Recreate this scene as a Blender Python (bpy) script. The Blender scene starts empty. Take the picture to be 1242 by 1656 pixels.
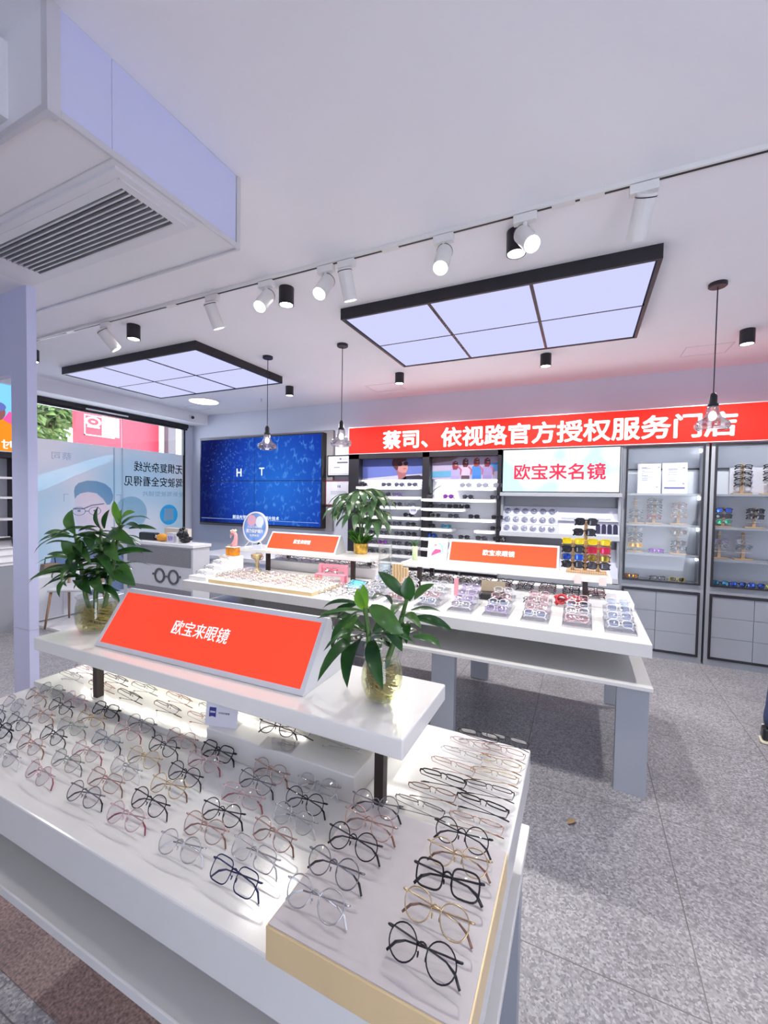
import bpy, bmesh, math, random
from mathutils import Vector, Matrix
R = math.radians
PI = math.pi
random.seed(11)
S = bpy.context.scene
COL = S.collection

# ------------------------------------------------------------------ camera
cam_d = bpy.data.cameras.new('camera')
cam = bpy.data.objects.new('camera', cam_d); COL.objects.link(cam)
cam_d.sensor_fit = 'HORIZONTAL'; cam_d.sensor_width = 36.0
cam_d.lens = 36.0 * 682.2 / 1242
cam_d.clip_start = 0.02; cam_d.clip_end = 200
_yaw, _pit, _rol = R(25.168), R(-1.797), R(0.9706)
_f = Vector((-math.sin(_yaw) * math.cos(_pit), math.cos(_yaw) * math.cos(_pit), math.sin(_pit)))
_r = Vector((math.cos(_yaw), math.sin(_yaw), 0)); _u = _r.cross(_f)
_r2 = _r * math.cos(_rol) + _u * math.sin(_rol); _u2 = -_r * math.sin(_rol) + _u * math.cos(_rol)
M = Matrix((_r2, _u2, -_f)).transposed().to_4x4(); M.translation = (0, 0, 1.6)
cam.matrix_world = M
S.camera = cam

# ------------------------------------------------------------------ light levels
S.view_settings.view_transform = 'Standard'
S.view_settings.look = 'None'
S.view_settings.gamma = 1.0
S.view_settings.use_curve_mapping = False
S.view_settings.exposure = 0.68
S.cycles.use_denoising = True
S.cycles.max_bounces = 10
S.cycles.diffuse_bounces = 5
S.cycles.glossy_bounces = 4
S.cycles.transparent_max_bounces = 24
S.cycles.transmission_bounces = 6
S.cycles.caustics_reflective = False
S.cycles.caustics_refractive = False
S.cycles.sample_clamp_indirect = 6.0
W = bpy.data.worlds.new('daylight'); S.world = W; W.use_nodes = True
WORLD_STRENGTH = 4.6
PANEL_EMIT = 0.62
DRUM_BACK, DRUM_MID, DRUM_FRONT = 72.0, 38.0, 4.0      # watts of the three rows of drum downlights
TRACK_BACK, TRACK_FRONT = 30.0, 5.0                       # track heads turned to the back / to the front table
STRIP_EMIT, RISER_EMIT = 9.0, 21.0
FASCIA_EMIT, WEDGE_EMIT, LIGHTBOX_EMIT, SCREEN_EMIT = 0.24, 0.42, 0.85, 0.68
wn = W.node_tree; wn.nodes.clear()
_bg = wn.nodes.new('ShaderNodeBackground'); _bg.inputs[0].default_value = (0.80, 0.86, 1.0, 1); _bg.inputs[1].default_value = WORLD_STRENGTH
_wo = wn.nodes.new('ShaderNodeOutputWorld'); wn.links.new(_bg.outputs[0], _wo.inputs[0])

# ------------------------------------------------------------------ helpers
def tag(o, label=None, cat=None, group=None, kind=None):
    if label: o['label'] = label
    if cat: o['category'] = cat
    if group: o['group'] = group
    if kind: o['kind'] = kind
    return o
def thing(name, label, cat, loc=(0, 0, 0), rz=0.0, group=None):
    o = bpy.data.objects.new(name, None); COL.objects.link(o)
    o.empty_display_size = 0.05
    o.location = loc; o.rotation_euler = (0, 0, rz)
    return tag(o, label, cat, group)
def kids(o):
    return [c for c in COL.objects if c.parent == o]
class MB:
    """collects shapes into one mesh"""
    def __init__(s): s.bm = bmesh.new(); s.mi = 0
    def face(s, vs):
        try:
            f = s.bm.faces.new(vs); f.material_index = s.mi; return f
        except ValueError: return None
    def box(s, x0, x1, y0, y1, z0, z1, M=None):
        c = [(x, y, z) for x in (x0, x1) for y in (y0, y1) for z in (z0, z1)]
        if M is not None: c = [M @ Vector(p) for p in c]
        v = [s.bm.verts.new(p) for p in c]
        for q in ((0, 1, 3, 2), (4, 6, 7, 5), (0, 4, 5, 1), (2, 3, 7, 6), (0, 2, 6, 4), (1, 5, 7, 3)): s.face([v[i] for i in q])
        return s
    def tube(s, pts, r, n=6, closed=False, flat=1.0):
        P = [Vector(p) for p in pts]; m = len(P)
        rr = r if isinstance(r, (list, tuple)) else [r] * m
        rings = []; up = Vector((0, 0, 1)); prev = None
        for i in range(m):
            if closed: t = P[(i + 1) % m] - P[i - 1]
            else: t = P[min(i + 1, m - 1)] - P[max(i - 1, 0)]
            t = t.normalized() if t.length > 1e-9 else Vector((0, 0, 1))
            if prev is None:
                a = up if abs(t.dot(up)) < 0.95 else Vector((1, 0, 0))
                u = (a - t * a.dot(t)).normalized()
            else:
                u = prev - t * prev.dot(t)
                u = u.normalized() if u.length > 1e-6 else prev
            prev = u; w = t.cross(u)
            rings.append([s.bm.verts.new(P[i] + (u * math.cos(2 * PI * k / n) + w * math.sin(2 * PI * k / n) * flat) * rr[i]) for k in range(n)])
        for i in range(m if closed else m - 1):
            a, b = rings[i], rings[(i + 1) % m]
            for k in range(n): s.face([a[k], a[(k + 1) % n], b[(k + 1) % n], b[k]])
        if not closed:
            s.face(rings[0][::-1]); s.face(rings[-1])
        return s
    def lathe(s, prof, n=24, c=(0, 0, 0), M=None):
        rings = []
        for r, z in prof:
            if r < 1e-6: p = [Vector((c[0], c[1], c[2] + z))]
            else: p = [Vector((c[0] + r * math.cos(2 * PI * k / n), c[1] + r * math.sin(2 * PI * k / n), c[2] + z)) for k in range(n)]
            if M is not None: p = [M @ q for q in p]
            rings.append([s.bm.verts.new(q) for q in p])
        for a, b in zip(rings, rings[1:]):
            if len(a) == 1 and len(b) == 1: continue
            for k in range(n):
                if len(a) == 1: s.face([a[0], b[(k + 1) % n], b[k]])
                elif len(b) == 1: s.face([a[k], a[(k + 1) % n], b[0]])
                else: s.face([a[k], a[(k + 1) % n], b[(k + 1) % n], b[k]])
        return s
    def ball(s, c, rx, ry=None, rz=None, n=12, m=8):
        ry = ry or rx; rz = rz or rx
        pr = [(math.sin(PI * i / m), -math.cos(PI * i / m)) for i in range(m + 1)]
        pr[0] = (0, -1); pr[-1] = (0, 1)
        return s.lathe(pr, n, M=Matrix.Translation(c) @ Matrix.Diagonal((rx, ry, rz, 1)))
    def prism(s, pts, o, u, v, d):
        """polygon (a,b) -> o + a*u + b*v, thickened by vector d"""
        o, u, v, d = Vector(o), Vector(u), Vector(v), Vector(d)
        a = [s.bm.verts.new(o + u * p + v * q) for p, q in pts]
        b = [s.bm.verts.new(o + u * p + v * q + d) for p, q in pts]
        s.face(a[::-1]); s.face(b)
        for i in range(len(a)):
            j = (i + 1) % len(a); s.face([a[i], a[j], b[j], b[i]])
        return s
    def leaf(s, b, t, w, sag=0.2, nrm=None, n=6, fold=0.18):
        """pointed leaf from b to t, w wide, arched upward by sag"""
        b, t = Vector(b), Vector(t); d = t - b; L = d.length; d = d.normalized()
        up = Vector(nrm) if nrm else Vector((0, -0.5, 1))
        sd = d.cross(up)
        sd = sd.normalized() if sd.length > 1e-4 else Vector((1, 0, 0))
        nn = sd.cross(d).normalized()
        rows = []
        for i in range(n + 1):
            f = i / n
            ww = w * 0.5 * (math.sin(PI * min(1, f * 0.92 + 0.06)) ** 0.8) * (1.0 if f < 0.5 else 1 - 0.25 * (f - .5)) * (0 if i == n else 1)
            c = b + d * (L * f) + nn * (sag * L * 4 * f * (1 - f) * 0.35)
            if i == n: rows.append([s.bm.verts.new(c)])
            else: rows.append([s.bm.verts.new(c - sd * ww + nn * ww * fold * 2), s.bm.verts.new(c), s.bm.verts.new(c + sd * ww + nn * ww * fold * 2)])
        for a, c in zip(rows, rows[1:]):
            if len(c) == 1:
                s.face([a[0], a[1], c[0]]); s.face([a[1], a[2], c[0]])
            else:
                s.face([a[0], a[1], c[1], c[0]]); s.face([a[1], a[2], c[2], c[1]])
        return s
    def build(s, name, mat, parent=None, smooth=False, bevel=0.0, link=True, recalc=True):
        if recalc: bmesh.ops.recalc_face_normals(s.bm, faces=s.bm.faces[:])
        me = bpy.data.meshes.new(name); s.bm.to_mesh(me); s.bm.free()
        for m in (mat if isinstance(mat, (list, tuple)) else [mat]): me.materials.append(m)
        if smooth:
            for p in me.polygons: p.use_smooth = True
        o = bpy.data.objects.new(name, me)
        COL.objects.link(o)
        if parent: o.parent = parent
        if bevel:
            b = o.modifiers.new('bevel', 'BEVEL'); b.width = bevel; b.segments = 2; b.limit_method = 'ANGLE'; b.angle_limit = R(40)
        return o
def bx(name, mat, x0, x1, y0, y1, z0, z1, parent=None, bevel=0.0):
    return MB().box(x0, x1, y0, y1, z0, z1).build(name, mat, parent, bevel=bevel)
def struct(o):
    o['kind'] = 'structure'; return o

# ------------------------------------------------------------------ materials
def newmat(n):
    m = bpy.data.materials.new(n); m.use_nodes = True; t = m.node_tree; t.nodes.clear()
    o = t.nodes.new('ShaderNodeOutputMaterial'); return m, t, o
def N(t, kind, **kw):
    n = t.nodes.new(kind)
    for k, v in kw.items(): setattr(n, k, v)
    return n
def mat(n, c, rough=0.5, metal=0.0, var=0.04, scale=12.0, spec=0.5, emit=None, es=1.0, coat=0.0):
    """principled with a slight procedural mottling of colour and roughness"""
    m, t, o = newmat(n); L = t.links.new
    p = N(t, 'ShaderNodeBsdfPrincipled'); L(p.outputs[0], o.inputs[0])
    tc = N(t, 'ShaderNodeTexCoord'); nz = N(t, 'ShaderNodeTexNoise'); nz.inputs['Scale'].default_value = scale; nz.inputs['Detail'].default_value = 3
    L(tc.outputs['Object'], nz.inputs['Vector'])
    rp = N(t, 'ShaderNodeValToRGB')
    e = rp.color_ramp.elements
    e[0].position = 0.3; e[1].position = 0.7
    e[0].color = tuple(max(0, x * (1 - var)) for x in c) + (1,); e[1].color = tuple(min(1, x * (1 + var)) for x in c) + (1,)
    L(nz.outputs['Fac'], rp.inputs[0]); L(rp.outputs[0], p.inputs['Base Color'])
    p.inputs['Roughness'].default_value = rough; p.inputs['Metallic'].default_value = metal
    p.inputs['Specular IOR Level'].default_value = spec; p.inputs['Coat Weight'].default_value = coat
    if emit:
        p.inputs['Emission Color'].default_value = tuple(emit) + (1,); p.inputs['Emission Strength'].default_value = es
    return m
def clear(n, tint=(1, 1, 1), refl=0.06, rough=0.02, mix=0.0, body=(0.5, 0.5, 0.5), graze=0.75):
    """thin clear sheet: see-through with a mirror share rising at grazing angles"""
    m, t, o = newmat(n); L = t.links.new
    tr = N(t, 'ShaderNodeBsdfTransparent'); tr.inputs[0].default_value = tuple(tint) + (1,)
    gl = N(t, 'ShaderNodeBsdfGlossy'); gl.inputs['Roughness'].default_value = rough
    fr = N(t, 'ShaderNodeLayerWeight'); fr.inputs['Blend'].default_value = 0.25
    mp = N(t, 'ShaderNodeMapRange'); mp.inputs[3].default_value = refl; mp.inputs[4].default_value = graze
    L(fr.outputs['Facing'], mp.inputs[0])
    mx = N(t, 'ShaderNodeMixShader'); L(mp.outputs[0], mx.inputs[0]); L(gl.outputs[0], mx.inputs[2])
    if mix > 0:
        df = N(t, 'ShaderNodeBsdfPrincipled'); df.inputs['Base Color'].default_value = tuple(body) + (1,); df.inputs['Roughness'].default_value = 0.15
        m2 = N(t, 'ShaderNodeMixShader'); m2.inputs[0].default_value = mix; L(tr.outputs[0], m2.inputs[1]); L(df.outputs[0], m2.inputs[2]); L(m2.outputs[0], mx.inputs[1])
    else: L(tr.outputs[0], mx.inputs[1])
    L(mx.outputs[0], o.inputs[0]); return m
def glow(n, c, s):
    m, t, o = newmat(n); e = N(t, 'ShaderNodeEmission'); e.inputs[0].default_value = tuple(c) + (1,); e.inputs[1].default_value = s
    t.links.new(e.outputs[0], o.inputs[0]); return m
def tile_floor(n):
    m, t, o = newmat(n); L = t.links.new
    p = N(t, 'ShaderNodeBsdfPrincipled'); L(p.outputs[0], o.inputs[0])
    g = N(t, 'ShaderNodeTexCoord')
    v1 = N(t, 'ShaderNodeTexVoronoi'); v1.inputs['Scale'].default_value = 125; L(g.outputs['Object'], v1.inputs['Vector'])
    n1 = N(t, 'ShaderNodeTexNoise'); n1.inputs['Scale'].default_value = 85; n1.inputs['Detail'].default_value = 4; L(g.outputs['Object'], n1.inputs['Vector'])
    n2 = N(t, 'ShaderNodeTexNoise'); n2.inputs['Scale'].default_value = 2.2; L(g.outputs['Object'], n2.inputs['Vector'])
    sp = N(t, 'ShaderNodeSeparateColor'); L(v1.outputs['Color'], sp.inputs[0])
    r = N(t, 'ShaderNodeValToRGB'); e = r.color_ramp.elements
    e[0].position = 0.0; e[0].color = (0.105, 0.10, 0.112, 1); e[1].position = 1.0; e[1].color = (0.48, 0.465, 0.49, 1)
    a = r.color_ramp.elements.new(0.3); a.color = (0.21, 0.203, 0.222, 1)
    a = r.color_ramp.elements.new(0.62); a.color = (0.305, 0.297, 0.315, 1)
    ad = N(t, 'ShaderNodeMath', operation='ADD'); ad.inputs[1].default_value = 0
    mx = N(t, 'ShaderNodeMix', data_type='FLOAT'); mx.inputs[0].default_value = 0.32
    L(sp.outputs[0], mx.inputs[2]); L(n1.outputs['Fac'], mx.inputs[3]); L(mx.outputs[0], r.inputs[0])
    # large soft wear patches and joints of the slabs
    mp = N(t, 'ShaderNodeMapRange'); mp.inputs[1].default_value = 0.3; mp.inputs[2].default_value = 0.7; mp.inputs[3].default_value = 0.88; mp.inputs[4].default_value = 1.08
    L(n2.outputs['Fac'], mp.inputs[0])
    sx = N(t, 'ShaderNodeSeparateXYZ'); L(g.outputs['Object'], sx.inputs[0])
    def joint(sock, off, size):
        a = N(t, 'ShaderNodeMath', operation='SUBTRACT'); L(sock, a.inputs[0]); a.inputs[1].default_value = off
        b = N(t, 'ShaderNodeMath', operation='DIVIDE'); L(a.outputs[0], b.inputs[0]); b.inputs[1].default_value = size
        c = N(t, 'ShaderNodeMath', operation='FRACT'); L(b.outputs[0], c.inputs[0])
        d = N(t, 'ShaderNodeMath', operation='SUBTRACT'); L(c.outputs[0], d.inputs[0]); d.inputs[1].default_value = 0.5
        e = N(t, 'ShaderNodeMath', operation='ABSOLUTE'); L(d.outputs[0], e.inputs[0])
        f = N(t, 'ShaderNodeMath', operation='GREATER_THAN'); L(e.outputs[0], f.inputs[0]); f.inputs[1].default_value = 0.5 - 0.0022 / size
        return f
    jx = joint(sx.outputs[0], 0.407, 0.687); jy = joint(sx.outputs[1], 1.572, 0.931)
    jm = N(t, 'ShaderNodeMath', operation='MAXIMUM'); L(jx.outputs[0], jm.inputs[0]); L(jy.outputs[0], jm.inputs[1])
    m1 = N(t, 'ShaderNodeMix', data_type='RGBA', blend_type='MULTIPLY'); m1.inputs[0].default_value = 1; L(r.outputs[0], m1.inputs[6])
    cb = N(t, 'ShaderNodeCombineColor'); [L(mp.outputs[0], cb.inputs[i]) for i in range(3)]; L(cb.outputs[0], m1.inputs[7])
    m2 = N(t, 'ShaderNodeMix', data_type='RGBA'); L(jm.outputs[0], m2.inputs[0]); L(m1.outputs[2], m2.inputs[6]); m2.inputs[7].default_value = (0.12, 0.11, 0.11, 1)
    L(m2.outputs[2], p.inputs['Base Color'])
    p.inputs['Roughness'].default_value = 0.38; p.inputs['Specular IOR Level'].default_value = 0.35
    return m
def wood(n, c1, c2, sc=14):
    m, t, o = newmat(n); L = t.links.new
    p = N(t, 'ShaderNodeBsdfPrincipled'); L(p.outputs[0], o.inputs[0]); g = N(t, 'ShaderNodeTexCoord')
    w = N(t, 'ShaderNodeTexWave'); w.inputs['Scale'].default_value = sc; w.inputs['Distortion'].default_value = 3; w.inputs['Detail'].default_value = 3
    L(g.outputs['Object'], w.inputs['Vector'])
    r = N(t, 'ShaderNodeValToRGB'); r.color_ramp.elements[0].color = tuple(c1) + (1,); r.color_ramp.elements[1].color = tuple(c2) + (1,)
    L(w.outputs['Fac'], r.inputs[0]); L(r.outputs[0], p.inputs['Base Color']); p.inputs['Roughness'].default_value = 0.45
    return m
def leafmat(n, c1, c2):
    m, t, o = newmat(n); L = t.links.new
    p = N(t, 'ShaderNodeBsdfPrincipled'); g = N(t, 'ShaderNodeTexCoord')
    z = N(t, 'ShaderNodeTexNoise'); z.inputs['Scale'].default_value = 9; L(g.outputs['Object'], z.inputs['Vector'])
    r = N(t, 'ShaderNodeValToRGB'); r.color_ramp.elements[0].position = 0.35; r.color_ramp.elements[1].position = 0.68
    r.color_ramp.elements[0].color = tuple(c1) + (1,); r.color_ramp.elements[1].color = tuple(c2) + (1,)
    L(z.outputs['Fac'], r.inputs[0]); L(r.outputs[0], p.inputs['Base Color']); p.inputs['Roughness'].default_value = 0.28
    tl = N(t, 'ShaderNodeBsdfTranslucent'); L(r.outputs[0], tl.inputs[0])
    mx = N(t, 'ShaderNodeMixShader'); mx.inputs[0].default_value = 0.22; L(p.outputs[0], mx.inputs[1]); L(tl.outputs[0], mx.inputs[2]); L(mx.outputs[0], o.inputs[0])
    return m
def film(n, c):
    """printed window film, lit through from outside"""
    m, t, o = newmat(n); L = t.links.new
    d = N(t, 'ShaderNodeBsdfDiffuse'); l = N(t, 'ShaderNodeBsdfTranslucent'); g = N(t, 'ShaderNodeTexCoord')
    z = N(t, 'ShaderNodeTexNoise'); z.inputs['Scale'].default_value = 0.9; z.inputs['Detail'].default_value = 1; L(g.outputs['Object'], z.inputs['Vector'])
    r = N(t, 'ShaderNodeValToRGB'); r.color_ramp.elements[0].position = 0.4; r.color_ramp.elements[1].position = 0.62
    r.color_ramp.elements[0].color = tuple(c) + (1,); r.color_ramp.elements[1].color = (c[0] * 0.72, c[1] * 0.9, c[2] * 0.97, 1)
    L(z.outputs['Fac'], r.inputs[0]); L(r.outputs[0], d.inputs[0]); L(r.outputs[0], l.inputs[0])
    mx = N(t, 'ShaderNodeMixShader'); mx.inputs[0].default_value = 0.5; L(d.outputs[0], mx.inputs[1]); L(l.outputs[0], mx.inputs[2]); L(mx.outputs[0], o.inputs[0])
    return m

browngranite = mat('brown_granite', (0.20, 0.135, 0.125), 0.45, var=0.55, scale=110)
white = mat('white_lacquer', (0.69, 0.685, 0.67), 0.16, var=0.01)
cream = mat('white_lacquer_lit', (0.82, 0.815, 0.79), 0.14, var=0.01)  # table white lightened for the riser boards, their brighter lighting put into the colour
shelfwhite = mat('white_shelf', (0.82, 0.82, 0.84), 0.35, var=0.01)
ceilm = mat('ceiling_paint', (0.90, 0.895, 0.93), 0.9, var=0.01, scale=2)
wallm = mat('wall_paint', (0.63, 0.66, 0.76), 0.8, var=0.012, scale=2)
lav = mat('lavender_panel', (0.66, 0.69, 0.92), 0.35, var=0.01, scale=2)
lavgrey = mat('pale_soffit', (0.88, 0.88, 0.91), 0.5, var=0.01, scale=2)
alu = mat('aluminium_trim', (0.72, 0.72, 0.75), 0.35, 0.5, var=0.02)
floorm = tile_floor('granite_floor')
black = mat('black_metal', (0.022, 0.020, 0.026), 0.4, 0.2, var=0.1)
darkbrown = mat('dark_post_metal', (0.035, 0.024, 0.024), 0.4, 0.3, var=0.1)
bezel = mat('black_bezel', (0.012, 0.012, 0.015), 0.3, var=0.05)
cabgrey = mat('cabinet_grey', (0.34, 0.36, 0.40), 0.4, var=0.01)
cabback = mat('cabinet_back', (0.70, 0.72, 0.78), 0.5, var=0.01)
red = mat('sign_red', (0.50, 0.018, 0.013), 0.6, var=0.01, spec=.08, emit=(1.0, 0.036, 0.024), es=FASCIA_EMIT)
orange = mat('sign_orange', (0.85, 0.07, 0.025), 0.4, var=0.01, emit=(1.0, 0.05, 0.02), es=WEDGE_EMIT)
orange2 = mat('sign_orange_print', (0.86, 0.085, 0.022), 0.45, var=0.01, spec=.2, emit=(1.0, 0.06, 0.015), es=0.10)
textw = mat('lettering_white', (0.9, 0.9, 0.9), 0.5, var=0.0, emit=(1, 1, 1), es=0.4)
textp = mat('lettering_matt_white', (0.88, 0.88, 0.88), 0.5, var=0.0)
pinkred = mat('lettering_pink_red', (0.60, 0.025, 0.06), 0.6, var=0.02, spec=.1)
ink = mat('grey_ink', (0.10, 0.11, 0.17), 0.6, var=0.05)
paper = mat('white_paper', (0.66, 0.66, 0.74), 0.6, var=0.01)
goldedge = mat('gold_edge', (0.74, 0.56, 0.31), 0.35, 0.15, var=0.03)
traytop = mat('tray_leather', (0.44, 0.405, 0.42), 0.4, var=0.03, scale=30)
navy = mat('navy_print', (0.03, 0.03, 0.22), 0.5, var=0.02)
pine = wood('pine_wood', (0.50, 0.31, 0.15), (0.66, 0.44, 0.24), 20)
brownwood = wood('striped_wood', (0.40, 0.26, 0.13), (0.66, 0.49, 0.29), 12)
chairwood = wood('chair_wood', (0.28, 0.16, 0.10), (0.38, 0.24, 0.15), 10)
lens = clear('clear_lens', (0.975, 0.975, 0.975), 0.06, 0.012)
acrylic = clear('clear_acrylic', (0.955, 0.96, 0.985), 0.10, 0.04)
glassv = clear('vase_glass', (0.965, 0.975, 0.965), 0.035, 0.02, graze=.45)
pane = clear('pane_glass', (0.97, 0.98, 0.985), 0.02, 0.01, graze=.30)
lampglass = clear('smoked_lamp_glass', (0.80, 0.78, 0.80), 0.16, 0.02)
water = clear('vase_water', (0.93, 0.93, 0.72), 0.0, 0.02, graze=.10)
water2 = clear('clear_water', (0.82, 0.90, 0.96), 0.02, 0.02, graze=.35)
rootm = mat('pale_roots', (0.52, 0.40, 0.12), 0.6, var=0.25, scale=40)
leafd = leafmat('leaf_green', (0.010, 0.050, 0.014), (0.045, 0.15, 0.03))
leafm = leafmat('leaf_mid', (0.025, 0.10, 0.022), (0.11, 0.26, 0.055))
leafy = leafmat('leaf_young', (0.12, 0.34, 0.03), (0.28, 0.52, 0.06))
leafg = leafmat('leaf_greyish', (0.035, 0.10, 0.035), (0.11, 0.20, 0.085))
stemm = mat('plant_stem', (0.10, 0.20, 0.05), 0.5, var=0.2)
lampw = mat('lamp_white', (0.80, 0.79, 0.77), 0.35, var=0.01)
hot = glow('lamp_face', (1.0, 0.97, 0.90), 20.0)
added_strip = glow('added_shelf_strip', (0.93, 0.95, 1.0), 3.0)
coolface = glow('ceiling_panel_face', (0.66, 0.68, 1.0), PANEL_EMIT)
striplight = glow('strip_light', (0.93, 0.96, 1.0), STRIP_EMIT)

TXT = 0
def text(name, body, w, h, o, u, v, m, parent=None, ext=0.002, bold=0.0, mirror=False):
    """lettering fitted to a w x h box whose lower-left corner is o, running along u, upright along v; bold thickens the strokes"""
    c = bpy.data.curves.new(name, 'FONT'); c.body = body; c.extrude = 0.0
    c.resolution_u = 3
    ob = bpy.data.objects.new(name, c); COL.objects.link(ob)
    bpy.context.view_layer.update()
    me = bpy.data.meshes.new_from_object(ob.evaluated_get(bpy.context.evaluated_depsgraph_get()))
    bpy.data.objects.remove(ob); bpy.data.curves.remove(c)
    xs = [q.co.x for q in me.vertices]; ys = [q.co.y for q in me.vertices]
    x0, x1, y0, y1 = min(xs), max(xs), min(ys), max(ys)
    o, u, v = Vector(o), Vector(u).normalized(), Vector(v).normalized(); nn = u.cross(v)
    shifts = [(0, 0)] if bold <= 0 else [(bold * math.cos(2 * PI * k / 8), bold * math.sin(2 * PI * k / 8)) for k in range(8)] + [(0, 0)]
    bm = bmesh.new()
    for i, (dx, dy) in enumerate(shifts):
        n0 = len(bm.verts); bm.from_mesh(me); bm.verts.ensure_lookup_table()
        for q in bm.verts[n0:]:
            a = (q.co.x + dx - x0) / (x1 - x0); b = (q.co.y + dy - y0) / (y1 - y0)
            if mirror: a = 1 - a
            q.co = o + u * (a * w) + v * (b * h) + nn * (ext * (1 - .02 * i))
    bpy.data.meshes.remove(me)
    r = bmesh.ops.extrude_face_region(bm, geom=bm.faces[:])
    for q in [g for g in r['geom'] if isinstance(g, bmesh.types.BMVert)]: q.co -= nn * ext * .8
    bmesh.ops.recalc_face_normals(bm, faces=bm.faces[:])
    out = bpy.data.meshes.new(name); bm.to_mesh(out); bm.free(); out.materials.append(m)
    ob = bpy.data.objects.new(name, out); COL.objects.link(ob)
    if parent: ob.parent = parent
    return ob

# ================================================================== the room
XL, XR, YF, YB, ZC = -6.31, 2.75, -1.7, 5.377, 3.0
struct(bx('floor', floorm, XL - 0.1, XR + 0.1, YF - 0.1, YB + 0.1, -0.06, 0.0))
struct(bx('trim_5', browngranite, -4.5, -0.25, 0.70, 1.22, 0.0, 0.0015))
struct(bx('trim_6', mat('white_tile', (.84, .83, .86), .18, var=.01), -6.305, -4.35, 2.76, 3.55, 0.0, 0.03))
struct(bx('ceiling', ceilm, XL - 0.1, XR + 0.1, YF - 0.1, YB + 0.1, ZC, ZC + 0.06))
struct(bx('wall_back', wallm, XL - 0.1, XR + 0.1, YB, YB + 0.1, 0, ZC))
struct(bx('wall_right', wallm, XR, XR + 0.1, YF, YB, 0, ZC))
w = MB().box(XL - 0.1, XL, YF, 2.75, 0, ZC).box(XL - 0.1, XL, 5.2, YB, 0, ZC).box(XL - 0.1, XL, 2.75, 5.2, 2.82, ZC).box(XL - 0.1, XL, 2.75, 5.2, 0, 0.08)
struct(w.build('wall_left', wallm))
w = MB().box(XL, 0.9, YF - 0.1, YF, 0, ZC).box(2.4, XR, YF - 0.1, YF, 0, ZC).box(0.9, 2.4, YF - 0.1, YF, 2.4, ZC)
struct(w.build('wall_front', wallm))
struct(bx('trim_1', lavgrey, XL, -5.95, 1.5, YB, 2.83, ZC))            # bulkhead over the side window
# column, header and the other pier of the passage on the left
struct(bx('wall_column', lav, -2.86, -2.70, 1.24, 1.285, 0, 2.7))
struct(bx('trim_2', alu, -2.862, -2.698, 1.238, 1.287, 0.85, 0.853))
struct(bx('wall_passage', lav, -4.8, -4.6, 1.24, 1.36, 0, 2.7))
struct(bx('wall_header', lav, -4.6, -2.86, 1.24, 1.285, 2.25, 2.7))
# boxed-in air duct
struct(bx('ceiling_soffit', lavgrey, -5.2, -1.412, 0.707, 1.44, 2.7, ZC))
struct(MB().box(-1.412, -1.408, 0.735, 0.881, 2.715, ZC - .002).box(-1.412, -1.408, 0.885, 1.42, 2.715, ZC - .002).build('ceiling_soffit_panel', lav))
t = MB().box(-1.435, -1.405, 0.70, 0.735, 2.69, ZC - .001).box(-1.4155, -1.4045, 0.7355, 1.4235, 2.691, 2.712).box(-1.418, -1.4055, 1.424, 1.446, 2.6905, ZC - .001).box(-5.2, -1.4355, 0.7005, 0.712, 2.691, 2.715).box(-5.2, -1.4185, 1.436, 1.4455, 2.691, 2.705).box(-2.9, -1.42, 0.893, 0.897, 2.698, 2.7)
struct(t.build('trim_3', alu))
for k, (a, b, c, d) in enumerate(((-2.49, -2.07, 4.68, 5.01), (0.80, 1.15, 4.60, 4.88), (-5.75, -5.45, 4.72, 5.0))):
    f = MB()
    for (p, q, r, s) in ((a, b, c, c + .006), (a, b, d - .006, d), (a, a + .006, c, d), (b - .006, b, c, d)): f.box(p, q, r, s, ZC - .003, ZC)
    struct(f.build('ceiling_hatch', alu))

# grilles in the duct
v = thing('air_vent', 'white slatted air grille set flat into the underside of the boxed-in duct', 'vent', (0, 0, 2.7))
f = MB()
for b in ((-2.66, -1.445, 0.917, 0.985), (-2.66, -1.445, 1.195, 1.247), (-2.66, -2.47, 0.985, 1.195), (-1.515, -1.445, 0.985, 1.195)): f.box(*b, -0.012, 0)
f.box(-2.62, -1.475, 0.948, 0.951, -0.0145, -0.012).box(-1.478, -1.475, 0.948, 1.225, -0.0145, -0.012)
f.build('frame', mat('vent_white', (0.82, 0.82, 0.86), 0.4, var=.01), v)
bx('backing', mat('vent_dark', (0.10, 0.085, 0.085), 0.8), -2.47, -1.515, 0.985, 1.195, -0.003, -0.0005, v)
f = MB()
for k in range(10):
    y = 0.990 + k * 0.0222
    f.box(-2.47, -1.515, y, y + 0.007, -0.016, -0.003, Matrix.Rotation(0, 4, 'X'))
f.build('louvers', alu, v)
v = thing('air_vent', 'upright air grille on the end face of the boxed-in duct, at the picture edge', 'vent', (-2.1, 0.707, 2.86))
f = MB().box(-.47, .47, -.03, 0, -.115, -.085).box(-.47, .47, -.03, 0, .085, .115).box(-.47, -.42, -.03, 0, -.085, .085).box(.42, .47, -.03, 0, -.085, .085)
f.build('frame', shelfwhite, v)
f = MB()
for k in range(7): f.box(-.42, .42, -.022, -.004, -.08 + k * .0235, -.08 + k * .0235 + .008)
f.build('louvers', alu, v)
bx('backing', bezel, -.42, .42, -.003, -.001, -.085, .085, v)

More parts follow.
